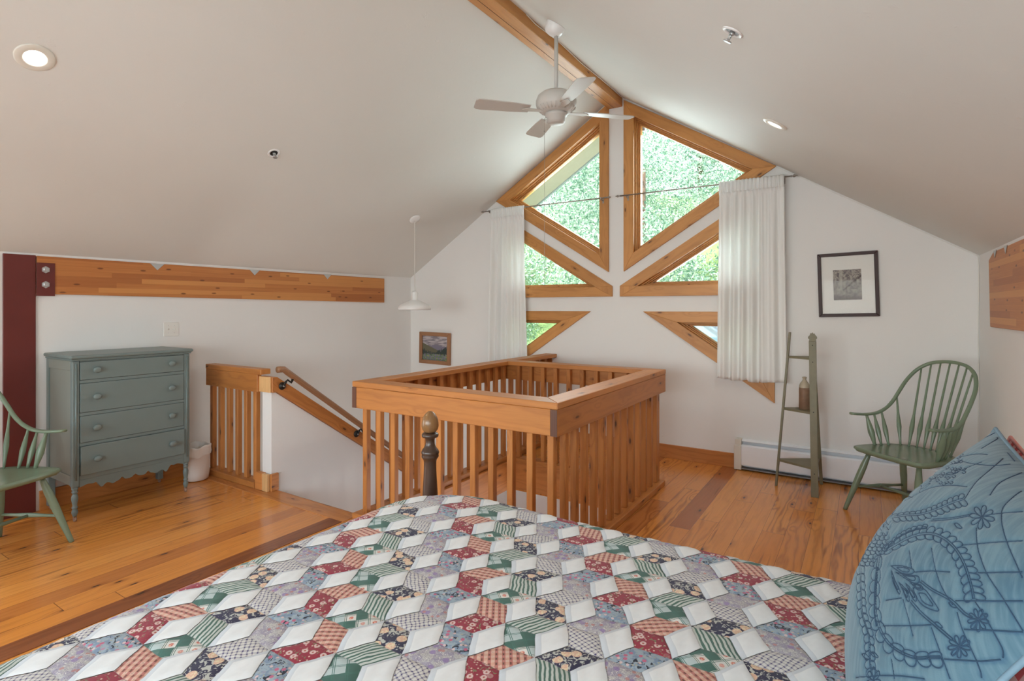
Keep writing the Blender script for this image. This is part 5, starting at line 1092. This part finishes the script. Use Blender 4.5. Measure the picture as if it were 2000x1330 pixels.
pillow('pink and white plaid pillow behind the blue pillow', (.10, 1.74, .662), (.28, 1.675, 1.102), (0, -1, 0), .80, .034, redplaid(), False)

# ------------------------------------------------------------------ outside
hm = M(); gx, gy = 30, 24; vs = []
for j in range(gy):
    for i in range(gx):
        x = -22 + 40 * i / (gx - 1); y = 5.5 + 34 * j / (gy - 1); vs.append((x, y, -3.6 + .42 * max(0, y - 8) + .35 * sin(x * .9 + y) * min(1, (y - 5.4) / 4)))
hm.add(vs, [(j * gx + i, j * gx + i + 1, (j + 1) * gx + i + 1, (j + 1) * gx + i) for j in range(gy - 1) for i in range(gx - 1)], True)
build('ground', hm, M_ground, kind='structure')
ro = thing('roof_overhang', 'pale boarded roof overhang outside the upper gable windows', 'eave', (XC, 5.5, 2.5))
for s in (-1, 1):
    xe = XC + s * 3.1; q = [(XC, YG + TH + .001, RZ + .03), (xe, YG + TH + .001, RZ - K * 3.1 + .03), (xe, YG + TH + .001, RZ - K * 3.1 + .06), (XC, YG + TH + .001, RZ + .06)]
    build('soffit', M().prism(q, (0, .56, 0)), M_eave, ro)
    build('rake_board', M().prism([(XC, 5.845, RZ + .015), (xe, 5.845, RZ - K * 3.1 + .015), (xe, 5.845, RZ - K * 3.1 + .2), (XC, 5.845, RZ + .2)], (0, .03, 0)), M_fascia, ro)
# lower metal roof seen through the lower right window
lr_ = thing('lower_roof', 'pale blue ribbed metal roof below the lower right window', 'roof', (-.6, 7.2, -1))
rp = [(-2.3, 6.6, 1.95 - .3), (1.4, 6.6, -.67 - .3), (1.4, 6.6, -.75 - .3), (-2.3, 6.6, 1.87 - .3)]
lowr = [(-1.9, 6.7, 1.36), (1.8, 6.7, -1.2), (1.8, 6.7, -1.28), (-1.9, 6.7, 1.28)]
build('roof_sheet', M().prism(lowr, (0, 1.5, 0)), M_roof, lr_)
for y in (6.7, 7.1, 7.5, 7.9):
    build('rib', M().prism([(-1.9, y, 1.361), (1.8, y, -1.199), (1.8, y, -1.15), (-1.9, y, 1.41)], (0, .04, 0)), M_rseam, lr_)
# trees
def crown(seed, n, size=.036):
    r = np.random.default_rng(seed); nb = 34
    bc = np.stack([r.uniform(-1.7, 1.7, nb), r.uniform(-1.7, 1.7, nb), r.uniform(-2.6, 3.0, nb)], -1); br = r.uniform(.75, 1.05, nb)
    k = r.integers(0, nb, n); d = r.normal(size=(n, 3)); d /= np.linalg.norm(d, axis=1)[:, None]; rad = br[k] * r.uniform(.55, 1.02, n)
    P = bc[k] + d * rad[:, None]; a = r.normal(size=(n, 3)); a /= np.linalg.norm(a, axis=1)[:, None]; b = np.cross(a, r.normal(size=(n, 3))); b /= np.linalg.norm(b, axis=1)[:, None]
    sz = size * r.uniform(.6, 1.3, n)[:, None]; V = np.stack([P - a * sz, P - b * sz * .45, P + a * sz, P + b * sz * .45], 1).reshape(-1, 3)
    m = M(); m.v = V.tolist(); m.f = np.arange(4 * n).reshape(n, 4).tolist(); m.sm = [False] * n; m.mi = [0] * n
    uv = np.repeat(np.stack([r.uniform(0, 1, n), r.uniform(0, 1, n)], -1), 4, axis=0); return m, uv
protos = []
for s in (1, 2):
    t = thing('tree', 'sunlit leafy tree on the hillside beyond the gable windows', 'tree', (0, 0, 0), group='trees on the hillside outside')
    m, uv = crown(s, 75000); build('crown', m, M_leaf, t, local=True, uvs={'UVMap': uv})
    pt = [(0, 0, -6.), (.05, 0, -3), (-.05, .05, 0), (.05, 0, 2.5)]; build('trunk', M().tube(pt, [.22, .17, .12, .04], 10), M_bark, t, local=True); protos.append(t)
spots_ = [(-9.4, 10.8, 1.3), (-3.8, 10.8, 1.7), (1.8, 10.8, 1.1), (-12.3, 16.4, 3.8), (-6.7, 16.4, 4.3), (-1.1, 16.4, 4.5), (4.5, 16.4, 3.6), (-15.2, 22.0, 6.6), (-9.6, 22.0, 7.2), (-4.0, 22.0, 7.4), (1.6, 22.0, 7.0), (-12.4, 27.6, 9.4), (-6.8, 27.6, 9.9), (-1.2, 27.6, 9.8)]
for i, (x, y, z) in enumerate(spots_):
    o = protos[i] if i < 2 else copy_tree(protos[i % 2]); o.location = (x, y, z); o.rotation_euler = (0, 0, (i % 4) * pi / 2)

# ------------------------------------------------------------------ light
W = bpy.data.worlds.new('World'); S.world = W; W.use_nodes = True; nt = W.node_tree; nt.nodes.clear()
wo = nt.nodes.new('ShaderNodeOutputWorld'); bg = nt.nodes.new('ShaderNodeBackground'); sky = nt.nodes.new('ShaderNodeTexSky')
sky.sky_type = 'NISHITA'; sky.sun_disc = False; sky.sun_elevation = radians(48); sky.sun_rotation = radians(200)
mxw = nt.nodes.new('ShaderNodeMix'); mxw.data_type = 'RGBA'; mxw.inputs[0].default_value = .55; mxw.inputs[7].default_value = (.95, .98, 1., 1)
sc_ = nt.nodes.new('ShaderNodeMix'); sc_.data_type = 'RGBA'; sc_.blend_type = 'MULTIPLY'; sc_.inputs[0].default_value = 1.; sc_.inputs[7].default_value = (.25, .25, .25, 1)
nt.links.new(sky.outputs[0], sc_.inputs[6]); nt.links.new(sc_.outputs[2], mxw.inputs[6]); nt.links.new(mxw.outputs[2], bg.inputs[0]); nt.links.new(bg.outputs[0], wo.inputs[0]); bg.inputs[1].default_value = 3.2
def sun():
    l = bpy.data.lights.new('sun', 'SUN'); l.energy = 14; l.angle = radians(1.0); l.color = (1, .95, .86)
    o = bpy.data.objects.new('sun', l); COL.objects.link(o); d = Vector((.25, 1., -1.15)); o.rotation_euler = d.to_track_quat('-Z', 'Y').to_euler()
sun()
def area(name, loc, tgt, sx, sy, en, col):
    l = bpy.data.lights.new(name, 'AREA'); l.shape = 'RECTANGLE'; l.size = sx; l.size_y = sy; l.energy = en; l.color = col
    o = bpy.data.objects.new(name, l); COL.objects.link(o); o.location = loc; o.rotation_euler = (Vector(tgt) - Vector(loc)).to_track_quat('-Z', 'Z').to_euler(); return o
area('near_fill', (-1.65, YN - .25, 1.33), (-1.65, 2, 1.33), 3.9, 1.15, 112, (.80, .955, 1.))  # added fill through the unseen opening behind the camera
area('daylight_left_door', (XL - .2, -.27, .85), (0, -.27, .85), 1.9, 1.5, 36, (.88, .96, 1.))
area('daylight_gable', (XC, YG + .26, 2.25), (XC, 0, 1.6), 2.0, 1.7, 95, (.80, .96, 1.))
area('right_fill', (XR + .2, -1.0, 1.25), (-1.5, 2.2, .9), .8, .75, 26, (.84, .96, 1.))  # added fill from the right, through the unseen side opening
area('lower_fill', (-1.2, 4.95, -1.2), (-3.5, 3, -1.4), 1.6, 1.6, 38, (.92, .96, 1.))  # added fill light for the stairwell; no window stands here
area('lower_fill', (-4.35, 2.9, -2.3), (-4.35, 3.6, 0), .6, .8, 12, (1., .93, .86))  # second added fill, warm, aimed up from the lower floor

# ------------------------------------------------------------------ camera
cam = bpy.data.cameras.new('camera'); co = bpy.data.objects.new('camera', cam); COL.objects.link(co)
cam.sensor_width = 36; cam.lens = 1070 / 2000 * 36; cam.shift_y = -65 / 2000; cam.clip_start = .02
yaw = atan2(690, 1070); co.location = (0, 0, 1.40); co.rotation_euler = (pi / 2, 0, yaw); S.camera = co
S.view_settings.view_transform = 'Standard'; S.view_settings.look = 'None'; S.view_settings.exposure = 0; S.view_settings.gamma = 1
S.view_settings.use_curve_mapping = False
try: S.cycles.max_bounces = 10; S.cycles.diffuse_bounces = 6; S.cycles.transparent_max_bounces = 16; S.cycles.sample_clamp_indirect = 6
except Exception: pass
